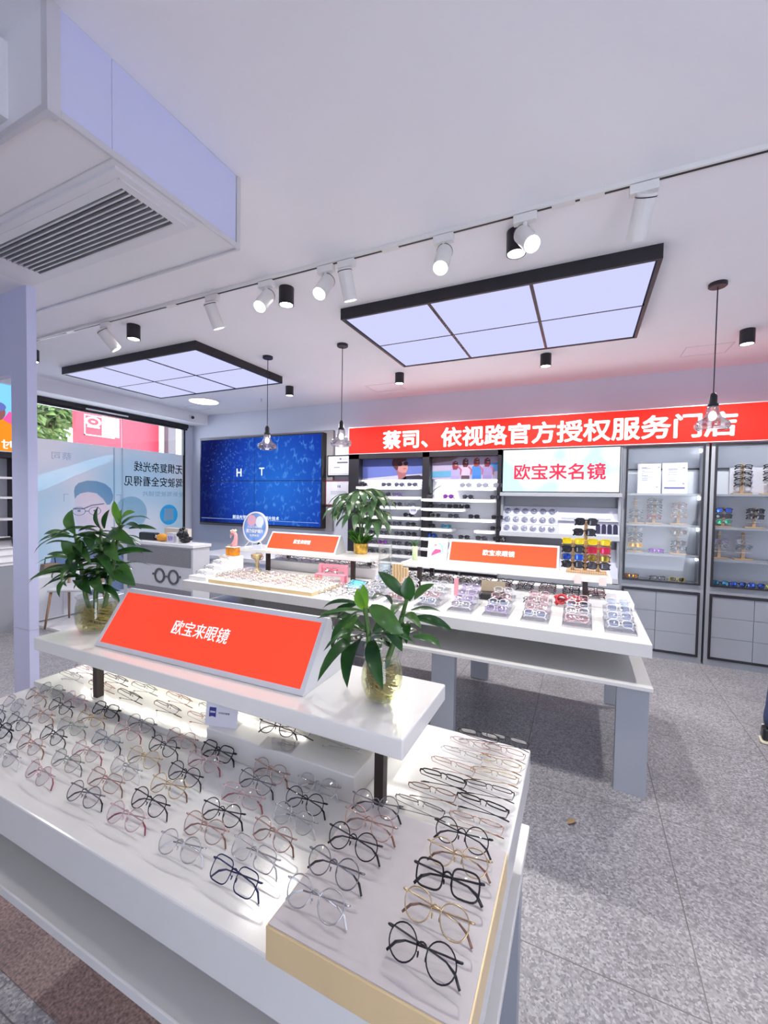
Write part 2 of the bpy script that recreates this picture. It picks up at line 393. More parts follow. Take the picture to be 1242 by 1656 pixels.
# ------------------------------------------------------------------ ceiling lamps
def panel_light(x0, x1, y0, y1, label):
    t = thing('ceiling_panel_light', label, 'ceiling light', ((x0 + x1) / 2, (y0 + y1) / 2, 2.92), 0, 'black framed ceiling panel lights')
    a, b = (x1 - x0) / 2, (y1 - y0) / 2; w = .02
    MB().box(-a, a, -b, -b + w, 0, .08).box(-a, a, b - w, b, 0, .08).box(-a, -a + w, -b + w, b - w, 0, .08).box(a - w, a, -b + w, b - w, 0, .08).box(-a + w, a - w, -b + w, b - w, .03, .08).build('frame', black, t)
    cw = (2 * a - 2 * w) / 3; rh = (2 * b - 2 * w) / 2
    g = MB()
    for i in (1, 2): g.box(-a + w + i * cw - .01, -a + w + i * cw + .01, -b + w, b - w, .002, .022)
    g.box(-a + w, a - w, -.004, .004, .003, .021)
    g.build('dividers', black, t)
    for i in range(3):
        for j in range(2):
            X = -a + w + i * cw; Y = -b + w + j * rh
            bx('diffuser', coolface, X + .0115, X + cw - .0115, Y + .006, Y + rh - .006, .006, .02, t)
panel_light(-1.66, 0.355, 2.72, 3.945, 'black framed six-panel ceiling light above the long table, the larger looking one')
panel_light(-5.28, -3.2, 2.75, 3.97, 'black framed six-panel ceiling light in front of the side window')
def spot(name, loc, aim, watt, ang, col, parent, rad=.03, blend=.6):
    d = bpy.data.lights.new(name, 'SPOT'); d.energy = watt; d.spot_size = R(ang); d.spot_blend = blend; d.shadow_soft_size = rad; d.color = col
    o = bpy.data.objects.new(name, d); COL.objects.link(o); o.location = loc
    o.rotation_euler = Vector(aim).to_track_quat('-Z', 'Y').to_euler()
    o.parent = parent; return o
cyl_body = None
WHERE = {-4.92: 'beside the column', -3.405: 'third from the right in its row', -1.835: 'second from the right in its row', -0.355: 'rightmost of its row', 1.155: 'rightmost'}
cyls = [(-4.92, 2.31, 'small black drum downlight beside the lavender column, under the track'), (-3.405, 2.31, 'black drum downlight above the left panel light, by a tilted white spotlight'),
        (-1.835, 2.31, 'black drum downlight between two lit white track spotlights'), (-0.35, 2.31, 'black drum downlight half hidden behind a lit white track spotlight'),
        (1.155, 4.32, 'black drum downlight near the right picture edge, beside a pendant cord'), (-0.355, 4.32, 'small black drum downlight behind the far edge of the right panel light'),
        (1.155, 2.31, 'added black drum downlight just beyond the right picture edge, under the track end'), (1.155, 0.29, 'added unseen black drum downlight on the ceiling right of the camera position'), (-0.355, 0.29, 'black drum downlight on the ceiling above the near edge of the front table'), (-1.0, -0.6, 'black drum downlight on the ceiling behind the camera, left one of its pair'), (-0.1, -0.9, 'black drum downlight on the ceiling behind the camera, right one of its pair'), (-2.2, -0.9, 'black drum downlight on the ceiling near the front wall, left of the entrance'), (-3.405, 0.20, 'added black drum downlight on the ceiling before the boxed-in duct, third from the wall'), (-4.92, 0.20, 'added black drum downlight on the ceiling before the boxed-in duct, near the left wall'),  # right-hand and duct drums are unseen, added to fill the room with light
        (-1.885, 4.36, 'small black drum downlight at the left far corner of the right panel light'), (-3.40, 4.36, 'small black drum downlight between two pendant cords, above the screen')]
cm = None
for x, y, lb in cyls:
    t = thing('drum_downlight', lb, 'ceiling light', (x, y, ZC), 0, 'black drum downlights on the ceiling')
    if cm is None:
        b = MB().lathe([(0, 0), (.05, 0), (.05, -.115), (.044, -.115), (.044, -.104), (0, -.104)], 28).build('housing', black, t)
        g = MB().lathe([(0, -.1085), (.043, -.1085), (.043, -.106), (0, -.106)], 24).build('lens', hot, t)
        for p in b.data.polygons: p.use_smooth = False
        cm = (b.data, g.data)
    else:
        for nm, me in zip(('housing', 'lens'), cm):
            o = bpy.data.objects.new(nm, me); COL.objects.link(o); o.parent = t
    spot('lamp', (0, 0, -.125), (0, 0, -1), DRUM_BACK if y > 3 else DRUM_MID if y > 1 else 44.0 if x < -3 else DRUM_FRONT, 165 if y > 3 else 110, (1, .97, .93), t, .035, .5)
t = thing('round_downlight', 'flat round white ceiling light glowing in front of the side window', 'ceiling light', (-5.09, 4.53, ZC))
MB().lathe([(0, 0), (.215, 0), (.215, -.012), (.2, -.016), (.2, -.010), (0, -.010)], 40).build('trim_ring', lampw, t)
MB().lathe([(0, -.011), (.199, -.011), (.199, -.017), (0, -.017)], 40).build('diffuser', glow('round_face', (1, 1, 1), 6.0), t)

# ------------------------------------------------------------------ track with spotlights
t = thing('ceiling_track', 'long white ceiling track with a dark slot carrying the spotlights', 'light track', (0, 2.154, ZC))
MB().box(-5.6, 2.7, -.017, .017, -.02, 0).build('rail', lampw, t)
bx('slot', bezel, -5.6, 2.7, -.006, .006, -.0215, -.02, t)
for X in (-4.0, -2.75, -1.0, -0.12, 0.0): bx('joiner', lampw, X - .05, X + .05, -.019, .019, -.0235, 0, t)
def track_head(x, aim, lit, label):
    t = thing('track_spotlight', label, 'spotlight', (x, 2.154, ZC - .0235), 0, 'white spotlights on the ceiling track')
    bx('adapter', lampw, -.055, .055, -.018, .018, -.04, 0, t, .004)
    MB().tube([(0, 0, -.04), (0, 0, -.075)], .012, 10).build('arm', lampw, t)
    q = Vector(aim).normalized().to_track_quat('Z', 'Y').to_matrix().to_4x4()
    Mx = Matrix.Translation((0, 0, -.105)) @ q
    MB().lathe([(0, -.055), (.038, -.055), (.041, -.05), (.041, .115), (.036, .115), (.036, .095), (0, .095)], 28, M=Mx).build('lamp_body', lampw, t, smooth=False)
    MB().lathe([(.0415, -.045), (.0425, -.045), (.0425, -.041), (.0415, -.041)], 28, M=Mx).build('ring', black, t)
    MB().lathe([(0, .097), (.035, .097), (.035, .104), (0, .104)], 24, M=Mx).build('lens', hot if lit else textp, t)
    if lit: spot('lamp', (Mx @ Vector((0, 0, .12))), aim, TRACK_BACK if aim[1] > 0 else TRACK_FRONT, 75 if aim[1] > 0 else 62, (1, .96, .90), t, .03)
    return t
track_head(-3.513, (.3, .55, -.8), True, 'white track spotlight tilted away, nearest the column')
track_head(-2.343, (.1, .42, -.9), True, 'white track spotlight hanging alone between the duct and the lit pair')
track_head(-1.872, (.10, -.62, -.72), True, 'lit white track spotlight just left of a black drum downlight')
track_head(-1.421, (.02, -.60, -.74), True, 'lit white track spotlight left of an unlit one sharing the joiner')
track_head(-1.279, (.05, .36, -.93), True, 'white track spotlight facing away right beside a lit one')
track_head(-0.694, (0.05, -.55, -.80), True, 'lit white track spotlight alone above the left end of the right panel light')
track_head(-0.288, (.35, -.55, -.66), True, 'lit white track spotlight swung sideways in front of a black drum downlight')
track_head(0.201, (-.15, .6, -.75), True, 'large white track spotlight facing away, rightmost on the track')

# ------------------------------------------------------------------ pendants
def pendant(x, y, label):
    t = thing('pendant_lamp', label, 'pendant lamp', (x, y, ZC), 0, 'glass pendant lamps on black cords')
    MB().lathe([(0, 0), (.05, 0), (.05, -.02), (.045, -.024), (0, -.024)], 24).build('canopy', black, t)
    MB().tube([(0, 0, -.02), (0, 0, -.70)], .0035, 6).build('cord', black, t)
    MB().lathe([(0, -.69), (.012, -.69), (.022, -.71), (.022, -.755), (.03, -.76), (.03, -.775), (0, -.775)], 18).build('socket', black, t, True)
    MB().lathe([(.026, -.765), (.034, -.79), (.036, -.815), (.050, -.845), (.083, -.868), (.094, -.885), (.096, -.905), (.084, -.922), (.070, -.925), (.0685, -.9235), (.083, -.920), (.0945, -.905), (.0925, -.886), (.082, -.870), (.049, -.847), (.0345, -.816), (.0325, -.79), (.0245, -.765)], 32).build('shade', lampglass, t, True)
    MB().ball((0, 0, -.835), .022, .022, .03).build('bulb', glow('bulb_glow', (1, .95, .85), 6.0), t, True)
pendant(-2.885, 3.35, 'glass pendant lamp on a black cord in front of the blue screen')
pendant(-2.02, 3.35, 'glass pendant lamp hanging just left of the red fascia sign')
pendant(0.737, 3.35, 'glass pendant lamp hanging over the last characters of the red sign')
# small dome camera in the corner
t = thing('security_camera', 'small white security camera with black lens under the bulkhead corner', 'camera', (-5.93, 5.02, 2.90))
MB().lathe([(0, -.05), (.035, -.05), (.035, 0), (0, 0)], 18, M=Matrix.Rotation(R(90), 4, 'Y') @ Matrix.Translation((0, 0, .03))).build('body', lampw, t)
MB().ball((.055, -.02, -.01), .026).build('lens', bezel, t, True)
MB().tube([(-.02, 0, 0), (.0, 0, 0)], .02, 8).build('bracket', lampw, t)
t = thing('sprinkler', 'small sprinkler head poking from the ceiling above the screen', 'sprinkler', (-4.2, 4.75, ZC))
MB().lathe([(0, 0), (.02, 0), (.02, -.004), (.008, -.006), (.008, -.03), (.016, -.034), (.016, -.038), (0, -.04)], 12).build('nozzle', alu, t)

# ================================================================== side window and the street outside
t = thing('window_1', None, None); t['kind'] = 'structure'; del_ = None
MB().box(-6.36, -6.26, 2.7, 5.24, 2.765, 2.83).box(-6.34, -6.285, 2.7, 5.24, 2.735, 2.765).box(-6.34, -6.29, 5.165, 5.2, .08, 2.735).build('frame', bezel, t)
bx('rail', alu, -6.255, -6.24, 3.55, 4.15, 2.765, 2.785, t)
MB().box(-6.324, -6.316, 2.75, 4.098, .08, 2.735).box(-6.324, -6.316, 4.102, 5.165, .08, 2.735).build('pane', pane, t)
bx('pane_joint', mat('silicone', (.35, .38, .42), .5), -6.325, -6.3125, 4.097, 4.103, .08, 2.735, t)
FX = -6.313
fpale = film('film_pale', (.66, .635, .655))
def ftint(n, c): return clear('print_' + n, tuple(math.sqrt(x) for x in c), 0.0, .3, graze=0.0)      # ink printed on the film
fteal, fwave, fblue, fskin, fdark, fgrey, ficon, ftext = [ftint(a, c) for a, c in (('teal', (.58, .76, .84)), ('wave', (.80, .92, .95)), ('hair', (.40, .58, .72)), ('skin', (1.0, .90, .92)), ('dark', (.36, .44, .58)), ('grey', (.60, .68, .76)), ('icon', (.14, .66, .95)), ('text', (.22, .25, .32)))]
t = thing('window_poster', 'pale blue see-through advertising film with a bespectacled face, on the side window', 'poster', (0, 0, 0))
bx('film_sheet', fpale, FX, FX + .0015, 2.76, 5.16, .09, 2.30, t)
def onfilm(name, pts, m, lv): return MB().prism(pts, (FX + .0015 * lv, 0, 0), (0, 1, 0), (0, 0, 1), (.0014, 0, 0)).build(name, m, t)
def disc2(cy, cz, a, b, n=28): return [(cy + a * math.cos(2 * PI * k / n), cz + b * math.sin(2 * PI * k / n)) for k in range(n)]
onfilm('wave', [(2.8, 1.75), (3.416, 1.989), (3.599, 2.07), (3.792, 2.141), (3.95, 2.187), (3.95, 2.075), (3.792, 2.019), (3.598, 1.924), (3.415, 1.83), (2.8, 1.5)], fwave, 1)
onfilm('shoulders', [(3.0, .15), (3.15, .75), (3.45, .95), (3.8, .95), (4.1, .8), (4.3, .15)], fdark, 1)
onfilm('circle', disc2(4.24, 1.32, .26, .25), fteal, 1)
onfilm('face', [(3.443, 1.525), (3.51, 1.604), (3.609, 1.626), (3.724, 1.608), (3.816, 1.528), (3.87, 1.431), (3.883, 1.32), (3.842, 1.224), (3.815, 1.088), (3.696, 0.90), (3.581, 0.90), (3.495, 1.067), (3.442, 1.24), (3.43, 1.396)], fskin, 2)
onfilm('ear', [(3.87, 1.40), (3.925, 1.403), (3.932, 1.305), (3.87, 1.251)], fskin, 2)
onfilm('hair', [(3.426, 1.629), (3.438, 1.694), (3.486, 1.747), (3.597, 1.785), (3.725, 1.784), (3.844, 1.748), (3.926, 1.682), (3.96, 1.585), (3.955, 1.515), (3.911, 1.445), (3.868, 1.445), (3.816, 1.528), (3.724, 1.608), (3.609, 1.626), (3.51, 1.604), (3.461, 1.565), (3.437, 1.525)], fblue, 3)
g = MB()
def onf(pts): g.prism(pts, (FX + .0045, 0, 0), (0, 1, 0), (0, 0, 1), (.0014, 0, 0))
onf([(3.413, 1.402), (3.546, 1.397), (3.659, 1.446), (3.83, 1.466), (3.83, 1.452), (3.659, 1.43), (3.548, 1.381), (3.413, 1.383)])
for cy in (3.49, 3.70):
    for k in range(20):
        a, b = 2 * PI * k / 20, 2 * PI * (k + 1) / 20
        onf([(cy + .085 * math.cos(a), 1.355 + .06 * math.sin(a)), (cy + .085 * math.cos(b), 1.355 + .06 * math.sin(b)), (cy + .077 * math.cos(b), 1.355 + .053 * math.sin(b)), (cy + .077 * math.cos(a), 1.355 + .053 * math.sin(a))])
    onf(disc2(cy, 1.36, .022, .014, 10))
onf([(3.57, 1.36), (3.62, 1.36), (3.62, 1.35), (3.57, 1.35)])
onf([(3.57, 1.10), (3.68, 1.105), (3.68, 1.092), (3.57, 1.088)])
g.build('face_lines', fdark, t)
g = MB()
for y0, y1, z0, z1 in ((3.30, 3.36, 1.585, 1.592), (3.30, 3.307, 1.49, 1.592), (4.0, 4.08, 1.588, 1.595), (4.073, 4.08, 1.49, 1.595), (3.30, 3.36, 1.05, 1.057), (3.30, 3.307, 1.05, 1.15)): g.box(FX + .0032, FX + .0044, y0, y1, z0, z1)
g.box(FX + .0032, FX + .0044, 3.965, 3.985, .3, 2.29)
g.build('corner_marks', fgrey, t)
onfilm('icon_disc', disc2(4.895, 1.27, .17, .17), ficon, 2)
MB().prism([(4.80, 1.17), (4.98, 1.18), (4.985, 1.37), (4.81, 1.375)], (FX + .0048, 0, 0), (0, 1, 0), (0, 0, 1), (.001, 0, 0)).build('icon_square', film('film_square', (.62, .74, .82)), t)
text('lettering', '无惧复杂光线', .87, .155, (FX + .003, 4.285, 1.965), (0, 1, 0), (0, 0, 1), ftext, t, .0012, .008, True)
text('lettering', '驾驶安全看得见', 1.03, .155, (FX + .003, 4.13, 1.735), (0, 1, 0), (0, 0, 1), ftext, t, .0012, .008, True)
text('lettering', '全新驾驶型镜片', .76, .085, (FX + .003, 4.42, 1.575), (0, 1, 0), (0, 0, 1), fgrey, t, .0012, 0, True)
text('lettering', '蔡司', .24, .10, (FX + .003, 3.16, 2.05), (0, 1, 0), (0, 0, 1), fgrey, t, .0012, 0, True)

# outside
struct(bx('ground_outside', mat('pavement', (.45, .44, .43), .8, var=.08, scale=3), -16, XL - .1, -4, 14, -.2, -.08))
t = thing('street_signboard', 'red shop signboard with white emblem seen through the top of the side window', 'signboard', (-9.0, 0, 0))
DY = 9.0 / 6.31
def oy(y): return y * DY
def oz(z): return 1.6 + (z - 1.6) * DY
bx('board', mat('street_red', (.42, .022, .04), .5, emit=(1, .08, .12), es=.0), -.12, 0, oy(3.46), oy(4.71), oz(2.0), oz(2.95), t)
for y in (oy(3.6), oy(4.6)): bx('leg', black, -.10, -.03, y - .035, y + .035, -.08, oz(2.0), t)
wt = mat('street_white', (.55, .55, .55), .6, emit=(1, 1, 1), es=.0)
g = MB()
for y0, y1, z0, z1 in ((3.56, 3.575, 2.42, 2.70), (3.56, 3.98, 2.42, 2.435), (3.56, 3.82, 2.695, 2.71)): g.box(0, .01, oy(y0), oy(y1), oz(z0), oz(z1))
g.box(0, .012, oy(3.80), oy(4.05), oz(2.44), oz(2.72))
g.lathe([(.09, 0), (.13, 0), (.13, .01), (.09, .01), (.09, 0)], 24, M=Matrix.Translation((0, oy(3.68), oz(2.62))) @ Matrix.Rotation(R(90), 4, 'Y') @ Matrix.Diagonal((.75, 1.2, 1, 1)))
g.box(0, .01, oy(3.655), oy(3.705), oz(2.61), oz(2.63)).box(0, .01, oy(3.60), oy(3.77), oz(2.535), oz(2.56))
g.build('emblem', wt, t)
g = MB()
for k, z in enumerate((2.66, 2.62, 2.575, 2.545, 2.51)):
    for j in range(5):
        if k == 2 and j > 2: continue
        g.box(.012, .016, oy(3.83 + j * .038), oy(3.83 + j * .038 + .026), oz(z), oz(z + .018))
g.build('lettering', mat('street_ink', (.35, .25, .25), .6), t)
struct(bx('wall_building_outside', mat('pale_render', (.72, .72, .70), .8, var=.04, scale=1.5), -10.4, -10.0, 6.4, 13.0, -.1, 6.0))
g = MB().box(-9.99, -9.97, 8.15, 8.22, 3.0, 3.35).box(-9.99, -9.97, 7.98, 8.04, 3.25, 3.35).box(-10, -9.98, 7.6, 8.4, 2.55, 2.57).box(-9.99, -9.97, 7.95, 8.3, 2.78, 2.81)
tag(g.build('wall_fittings', mat('dark_grey_fitting', (.25, .24, .25), .6)), 'small dark fittings fixed on the pale building wall outside', 'wall fittings')
tag(bx('street_post', mat('dark_post', (.10, .085, .09), .6), -8.85, -8.7, oy(4.72) + .0, oy(4.86), -.08, 4.2), 'dark square post at the right end of the red street sign', 'post')
tl = thing('street_tree', 'leafy green tree seen through the top left of the side window', 'tree', (-11.5, 4.75, -.08))
MB().tube([(0, 0, 0), (.05, 0, 1.2), (0, .1, 2.6), (.1, 0, 3.6)], [.16, .13, .10, .05], 8).build('trunk', chairwood, tl, True)
g = MB(); rnd = random.Random(3)
for k in range(5200):
    a, b, r = rnd.uniform(0, 2 * PI), rnd.uniform(-1, 1), rnd.uniform(.55, 1) ** .5
    s = math.sqrt(1 - b * b); c = Vector((1.2 * r * s * math.cos(a), 1.45 * r * s * math.sin(a), 3.9 + 1.35 * r * b))
    d = Vector((rnd.uniform(-1, 1), rnd.uniform(-1, 1), rnd.uniform(-.9, .4))).normalized()
    g.leaf(c, c + d * .26, .15, .2, (rnd.uniform(-1, 1), rnd.uniform(-1, 1), 1), 2)
g.build('crown', leafmat('tree_leaf', (.10, .20, .05), (.30, .42, .14)), tl, recalc=False)

# ================================================================== video wall and certificates
t = thing('video_wall', 'large blue video wall of four screens in a grey surround on the back wall', 'screen', (0, 0, 0))
MB().box(-6.07, -3.345, 5.317, YB - .001, 1.10, 2.60).build('surround', mat('surround_grey', (.22, .21, .23), .5, var=.02), t, bevel=.004)
MB().box(-5.93, -3.455, 5.205, 5.317, 1.145, 2.555).build('housing', bezel, t)
def screenmat():
    m, q, o = newmat('screen_image'); L = q.links.new
    e = N(q, 'ShaderNodeEmission'); L(e.outputs[0], o.inputs[0]); e.inputs[1].default_value = SCREEN_EMIT
    g = N(q, 'ShaderNodeTexCoord'); s = N(q, 'ShaderNodeSeparateXYZ'); L(g.outputs['Object'], s.inputs[0])
    # broad blue field, darker to the left and the corners
    dx = N(q, 'ShaderNodeVectorMath', operation='DISTANCE'); dx.inputs[1].default_value = (-4.25, 5.2, 1.75); L(g.outputs['Object'], dx.inputs[0])
    r = N(q, 'ShaderNodeValToRGB'); el = r.color_ramp.elements
    el[0].position = 0.1; el[0].color = (.022, .14, .62, 1); el[1].position = 1.0; el[1].color = (.006, .010, .09, 1)
    a = el.new(.62); a.color = (.012, .05, .38, 1)
    m1 = N(q, 'ShaderNodeMath', operation='DIVIDE'); m1.inputs[1].default_value = 1.5; L(dx.outputs['Value'], m1.inputs[0]); L(m1.outputs[0], r.inputs[0])
    # bright curved scales over the middle and right
    mp = N(q, 'ShaderNodeMapping'); mp.inputs['Rotation'].default_value = (0, R(20), 0); mp.inputs['Scale'].default_value = (1.25, .01, .8); L(g.outputs['Object'], mp.inputs[0])
    v = N(q, 'ShaderNodeTexVoronoi'); v.inputs['Scale'].default_value = 8.5; v.inputs['Randomness'].default_value = .7; L(mp.outputs[0], v.inputs['Vector'])
    r2 = N(q, 'ShaderNodeValToRGB'); r2.color_ramp.elements[0].position = .30; r2.color_ramp.elements[0].color = (0, 0, 0, 1); r2.color_ramp.elements[1].position = .62; r2.color_ramp.elements[1].color = (0, 0, 0, 1)
    k_ = r2.color_ramp.elements.new(.42); k_.color = (.8, .8, .8, 1); L(v.outputs['Distance'], r2.inputs[0])
    n = N(q, 'ShaderNodeTexNoise'); n.inputs['Scale'].default_value = 9; L(g.outputs['Object'], n.inputs['Vector'])
    r3 = N(q, 'ShaderNodeValToRGB'); r3.color_ramp.elements[0].position = .50; r3.color_ramp.elements[1].position = .66; L(n.outputs['Fac'], r3.inputs[0])
    mm = N(q, 'ShaderNodeMath', operation='MULTIPLY'); L(r2.outputs[0], mm.inputs[0]); L(r3.outputs[0], mm.inputs[1])
    rx = N(q, 'ShaderNodeMapRange'); rx.inputs[1].default_value = -5.5; rx.inputs[2].default_value = -4.3; rx.inputs[3].default_value = .08; rx.inputs[4].default_value = .9; L(s.outputs[0], rx.inputs[0])
    mz = N(q, 'ShaderNodeMath', operation='MULTIPLY'); L(mm.outputs[0], mz.inputs[0]); L(rx.outputs[0], mz.inputs[1])
    mx = N(q, 'ShaderNodeMix', data_type='RGBA'); L(mz.outputs[0], mx.inputs[0]); L(r.outputs[0], mx.inputs[6]); mx.inputs[7].default_value = (.10, .33, .85, 1)
    # fine beads over the left third
    v2 = N(q, 'ShaderNodeTexVoronoi'); v2.inputs['Scale'].default_value = 20; L(g.outputs['Object'], v2.inputs['Vector'])
    r4 = N(q, 'ShaderNodeValToRGB'); r4.color_ramp.elements[0].position = .10; r4.color_ramp.elements[0].color = (1, 1, 1, 1); r4.color_ramp.elements[1].position = .34; r4.color_ramp.elements[1].color = (0, 0, 0, 1); L(v2.outputs['Distance'], r4.inputs[0])
    d2 = N(q, 'ShaderNodeVectorMath', operation='DISTANCE'); d2.inputs[1].default_value = (-5.25, 5.2, 2.0); L(g.outputs['Object'], d2.inputs[0])
    r5 = N(q, 'ShaderNodeValToRGB'); r5.color_ramp.elements[0].position = .30; r5.color_ramp.elements[0].color = (.55, .55, .55, 1); r5.color_ramp.elements[1].position = .62; r5.color_ramp.elements[1].color = (0, 0, 0, 1); L(d2.outputs['Value'], r5.inputs[0])
    m2 = N(q, 'ShaderNodeMath', operation='MULTIPLY'); L(r4.outputs[0], m2.inputs[0]); L(r5.outputs[0], m2.inputs[1])
    m3 = N(q, 'ShaderNodeMix', data_type='RGBA'); L(m2.outputs[0], m3.inputs[0]); L(mx.outputs[2], m3.inputs[6]); m3.inputs[7].default_value = (.12, .25, .80, 1)
    L(m3.outputs[2], e.inputs[0]); return m
scr = screenmat(); x0, x1, z0, z1 = -5.91, -3.475, 1.165, 2.535; xm, zm = (x0 + x1) / 2 - .04, (z0 + z1) / 2
for a, b in ((x0, xm - .005), (xm + .005, x1)):
    for c, d in ((z0, zm - .005), (zm + .005, z1)): bx('screen', scr, a, b, 5.2, 5.205, c, d, t)
sl = glow('screen_text', (.75, .85, 1), .9)
text('caption', 'H', .10, .12, (-5.10, 5.1985, 1.925), (1, 0, 0), (0, 0, 1), sl, t, .001, .02)
text('caption', 'T', .10, .12, (-4.63, 5.1985, 1.935), (1, 0, 0), (0, 0, 1), sl, t, .001, .01)
text('caption', '前沿光学科技 微结构镜片技术', .95, .06, (-5.18, 5.1985, 1.235), (1, 0, 0), (0, 0, 1), sl, t, .001, .01)
MB().box(x0 + .02, xm - .01, 5.1985, 5.1995, 1.222, 1.228).box(xm + .01, x1 - .03, 5.1985, 5.1995, 1.222, 1.228).build('progress_line', glow('screen_line', (.35, .5, .85), .7), t)
def certificate(x0, x1, z0, z1, fm, label, lines):
    t = thing('framed_certificate', label, 'certificate', ((x0 + x1) / 2, 5.30, (z0 + z1) / 2), 0, 'framed certificates beside the screen')
    a, b = (x1 - x0) / 2, (z1 - z0) / 2
    MB().box(-a, a, 0, .016, b - .014, b).box(-a, a, 0, .016, -b, -b + .014).box(-a, -a + .014, 0, .016, -b + .014, b - .014).box(a - .014, a, 0, .016, -b + .014, b - .014).build('frame', fm, t)
    bx('sheet', paper, -a + .014, a - .014, .006, .012, -b + .014, b - .014, t)
    g = MB()
    for (p, q, r, s) in lines: g.box(p * a, q * a, .0045, .006, r * b, s * b)
    g.build('writing', ink, t)
certificate(-3.43, -2.985, 1.92, 2.225, black, 'certificate in a thin black frame, directly under the left end of the red sign', [(-.8, .8, .60, .62), (-.8, -.78, -.8, .6), (.78, .8, -.8, .6), (-.8, .8, -.8, -.78), (-.25, .55, .22, .36), (-.5, -.05, -.2, -.14), (-.06, .06, .55, .72)])
certificate(-3.46, -2.985, 1.49, 1.86, mat('maroon_frame', (.20, .03, .04), .4), 'certificate in a dark red frame below the black framed one', [(-.12, -.06, .42, .6), (.0, .08, .40, .6), (-.6, .5, .1, .12), (-.6, .6, .0, .02), (-.6, .3, -.1, -.08)])

# ================================================================== red fascia over the wall units
t = thing('fascia_sign', 'long red shop fascia with bold white Chinese lettering above the wall units', 'sign', (0, 5.10, 0))
MB().box(-2.95, 2.6, 0, YB - 5.10 - .002, 2.212, 2.565).build('fascia_box', red, t)
MB().box(-2.955, 2.6, -.004, .02, 2.565, 2.572).box(-2.955, 2.6, -.004, .02, 2.205, 2.212).box(-2.956, -2.95, -.004, .02, 2.205, 2.572).build('edge_trim', alu, t)
text('lettering', '蔡司、依视路官方授权服务门店', 3.73, .232, (-2.42, -.0005, 2.262), (1, 0, 0), (0, 0, 1), textw, t, .012, .022)

# ================================================================== sunglasses shelving, two bays
YS = 5.27
def shelving(name_x0, x0, x1, posts, shelves, label, base):
    t = thing('display_shelving', label, 'wall shelving', (0, 0, 0), 0, 'sunglasses shelving bays')
    bx('back_panel', cabback, x0, x1, YS, YB - .002, .75, 2.205, t)
    for a, b in posts: bx('post', black, a, b, 5.10, YS, 0.0, 2.205, t)
    bx('top_lining', black, x0, x1, 5.10, 5.20, 2.14, 2.205, t)
    for (a, b, z) in shelves:
        q = MB().box(a, b, 5.03, 5.0985, z - .032, z).box(max(a, posts[0][1]), b, 5.0985, YS, z - .032, z).build('shelf', shelfwhite, t)
        bx('light_strip', added_strip, a + .03, b - .03, 5.05, 5.06, z - .035, z - .0325, q)  # glowing strip added under each shelf to brighten the rows
    bx('light_strip', striplight, x0 + .1, x1 - .06, 5.20, 5.215, 1.842, 1.85, t)
    bx('counter', shelfwhite, x0, x1, 4.99, YS, .735, .765, t, .003)
    bx('base', cabgrey, x0, x1, 5.06, YB - .002, 0, .735, t)
    for a, b in base:
        f = MB().box(a, b, 5.045, 5.06, .69, .715).box(a, b, 5.045, 5.06, .06, .085).box(a, a + .025, 5.045, 5.06, .085, .69).box(b - .025, b, 5.045, 5.06, .085, .69)
        d = f.build('door_frame', black, t)
        MB().box(a + .025, b - .025, 5.05, 5.06, .085, .69).build('door_panel', cabgrey, d)
    return t
shelving('a', -2.95, -1.82, ((-2.95, -2.79), (-1.865, -1.82)), [(-2.79, -1.865, z) for z in (1.761, 1.633, 1.504, 1.368, 1.248, 1.119, .99, .869)],
         'left bay of white sunglasses shelves, eight full-width rows under the portrait poster', ((-2.93, -2.40), (-2.37, -1.84)))
shelving('b', -1.82, -.875, ((-1.82, -1.775), (-.92, -.875)), [(-1.45, -.925, 1.755), (-1.85, -.925, 1.612), (-1.85, -1.29, 1.493), (-1.85, -.925, 1.373), (-1.85, -1.446, 1.24), (-1.17, -.925, 1.24), (-1.85, -.925, 1.116), (-1.85, -.925, .985)],
         'right bay of sunglasses shelves, some short, under the beach poster', ((-1.80, -1.36), (-1.33, -.89)))
# posters
def flat(name, pts, m, t, y, th=.0012): return MB().prism(pts, (0, y, 0), (1, 0, 0), (0, 0, 1), (0, th, 0)).build(name, m, t)
def pm(n, c): return mat('poster_' + n, tuple(x * .78 for x in c), .45, var=.03, scale=20)
t = thing('poster', 'poster of a man in dark sunglasses against a blue sky', 'poster', (-2.785, 5.205, 1.862), 0, 'posters above the sunglasses shelves')
bx('sheet', pm('blue', (.13, .17, .50)), 0, .92, 0, .065, 0, .275, t)
flat('dune', [(0, 0), (.92, 0), (.92, .075), (.6, .06), (.3, .035), (0, .012)], pm('dune', (.50, .47, .58)), t, -.0012)
flat('shirt', [(.58, 0), (.66, .045), (.84, .055), (.92, .03), (.92, 0)], pm('black', (.03, .02, .04)), t, -.0024)
flat('neck', [(.545, 0), (.535, .06), (.50, .12), (.60, .10), (.66, .11), (.65, .05), (.66, 0)], pm('neck', (.33, .12, .14)), t, -.0024)
flat('face', [(.51, .15), (.53, .22), (.60, .25), (.66, .235), (.675, .19), (.68, .15), (.672, .115), (.655, .09), (.60, .085), (.555, .10)], pm('skin', (.52, .24, .24)), t, -.0036)
flat('hair', [(.45, .24), (.47, .275), (.65, .275), (.665, .25), (.62, .24), (.555, .215), (.54, .17), (.535, .13), (.51, .125), (.475, .16), (.45, .20)], pm('hair', (.10, .025, .03)), t, -.0048)
flat('sunglasses_left', disc2(.565, .205, .037, .028), pm('lens', (.03, .01, .02)), t, -.006)
flat('sunglasses_right', disc2(.65, .212, .034, .026), pm('lens2', (.04, .015, .02)), t, -.006)
flat('mouth', disc2(.635, .143, .022, .009), pm('lips', (.40, .10, .12)), t, -.0048)
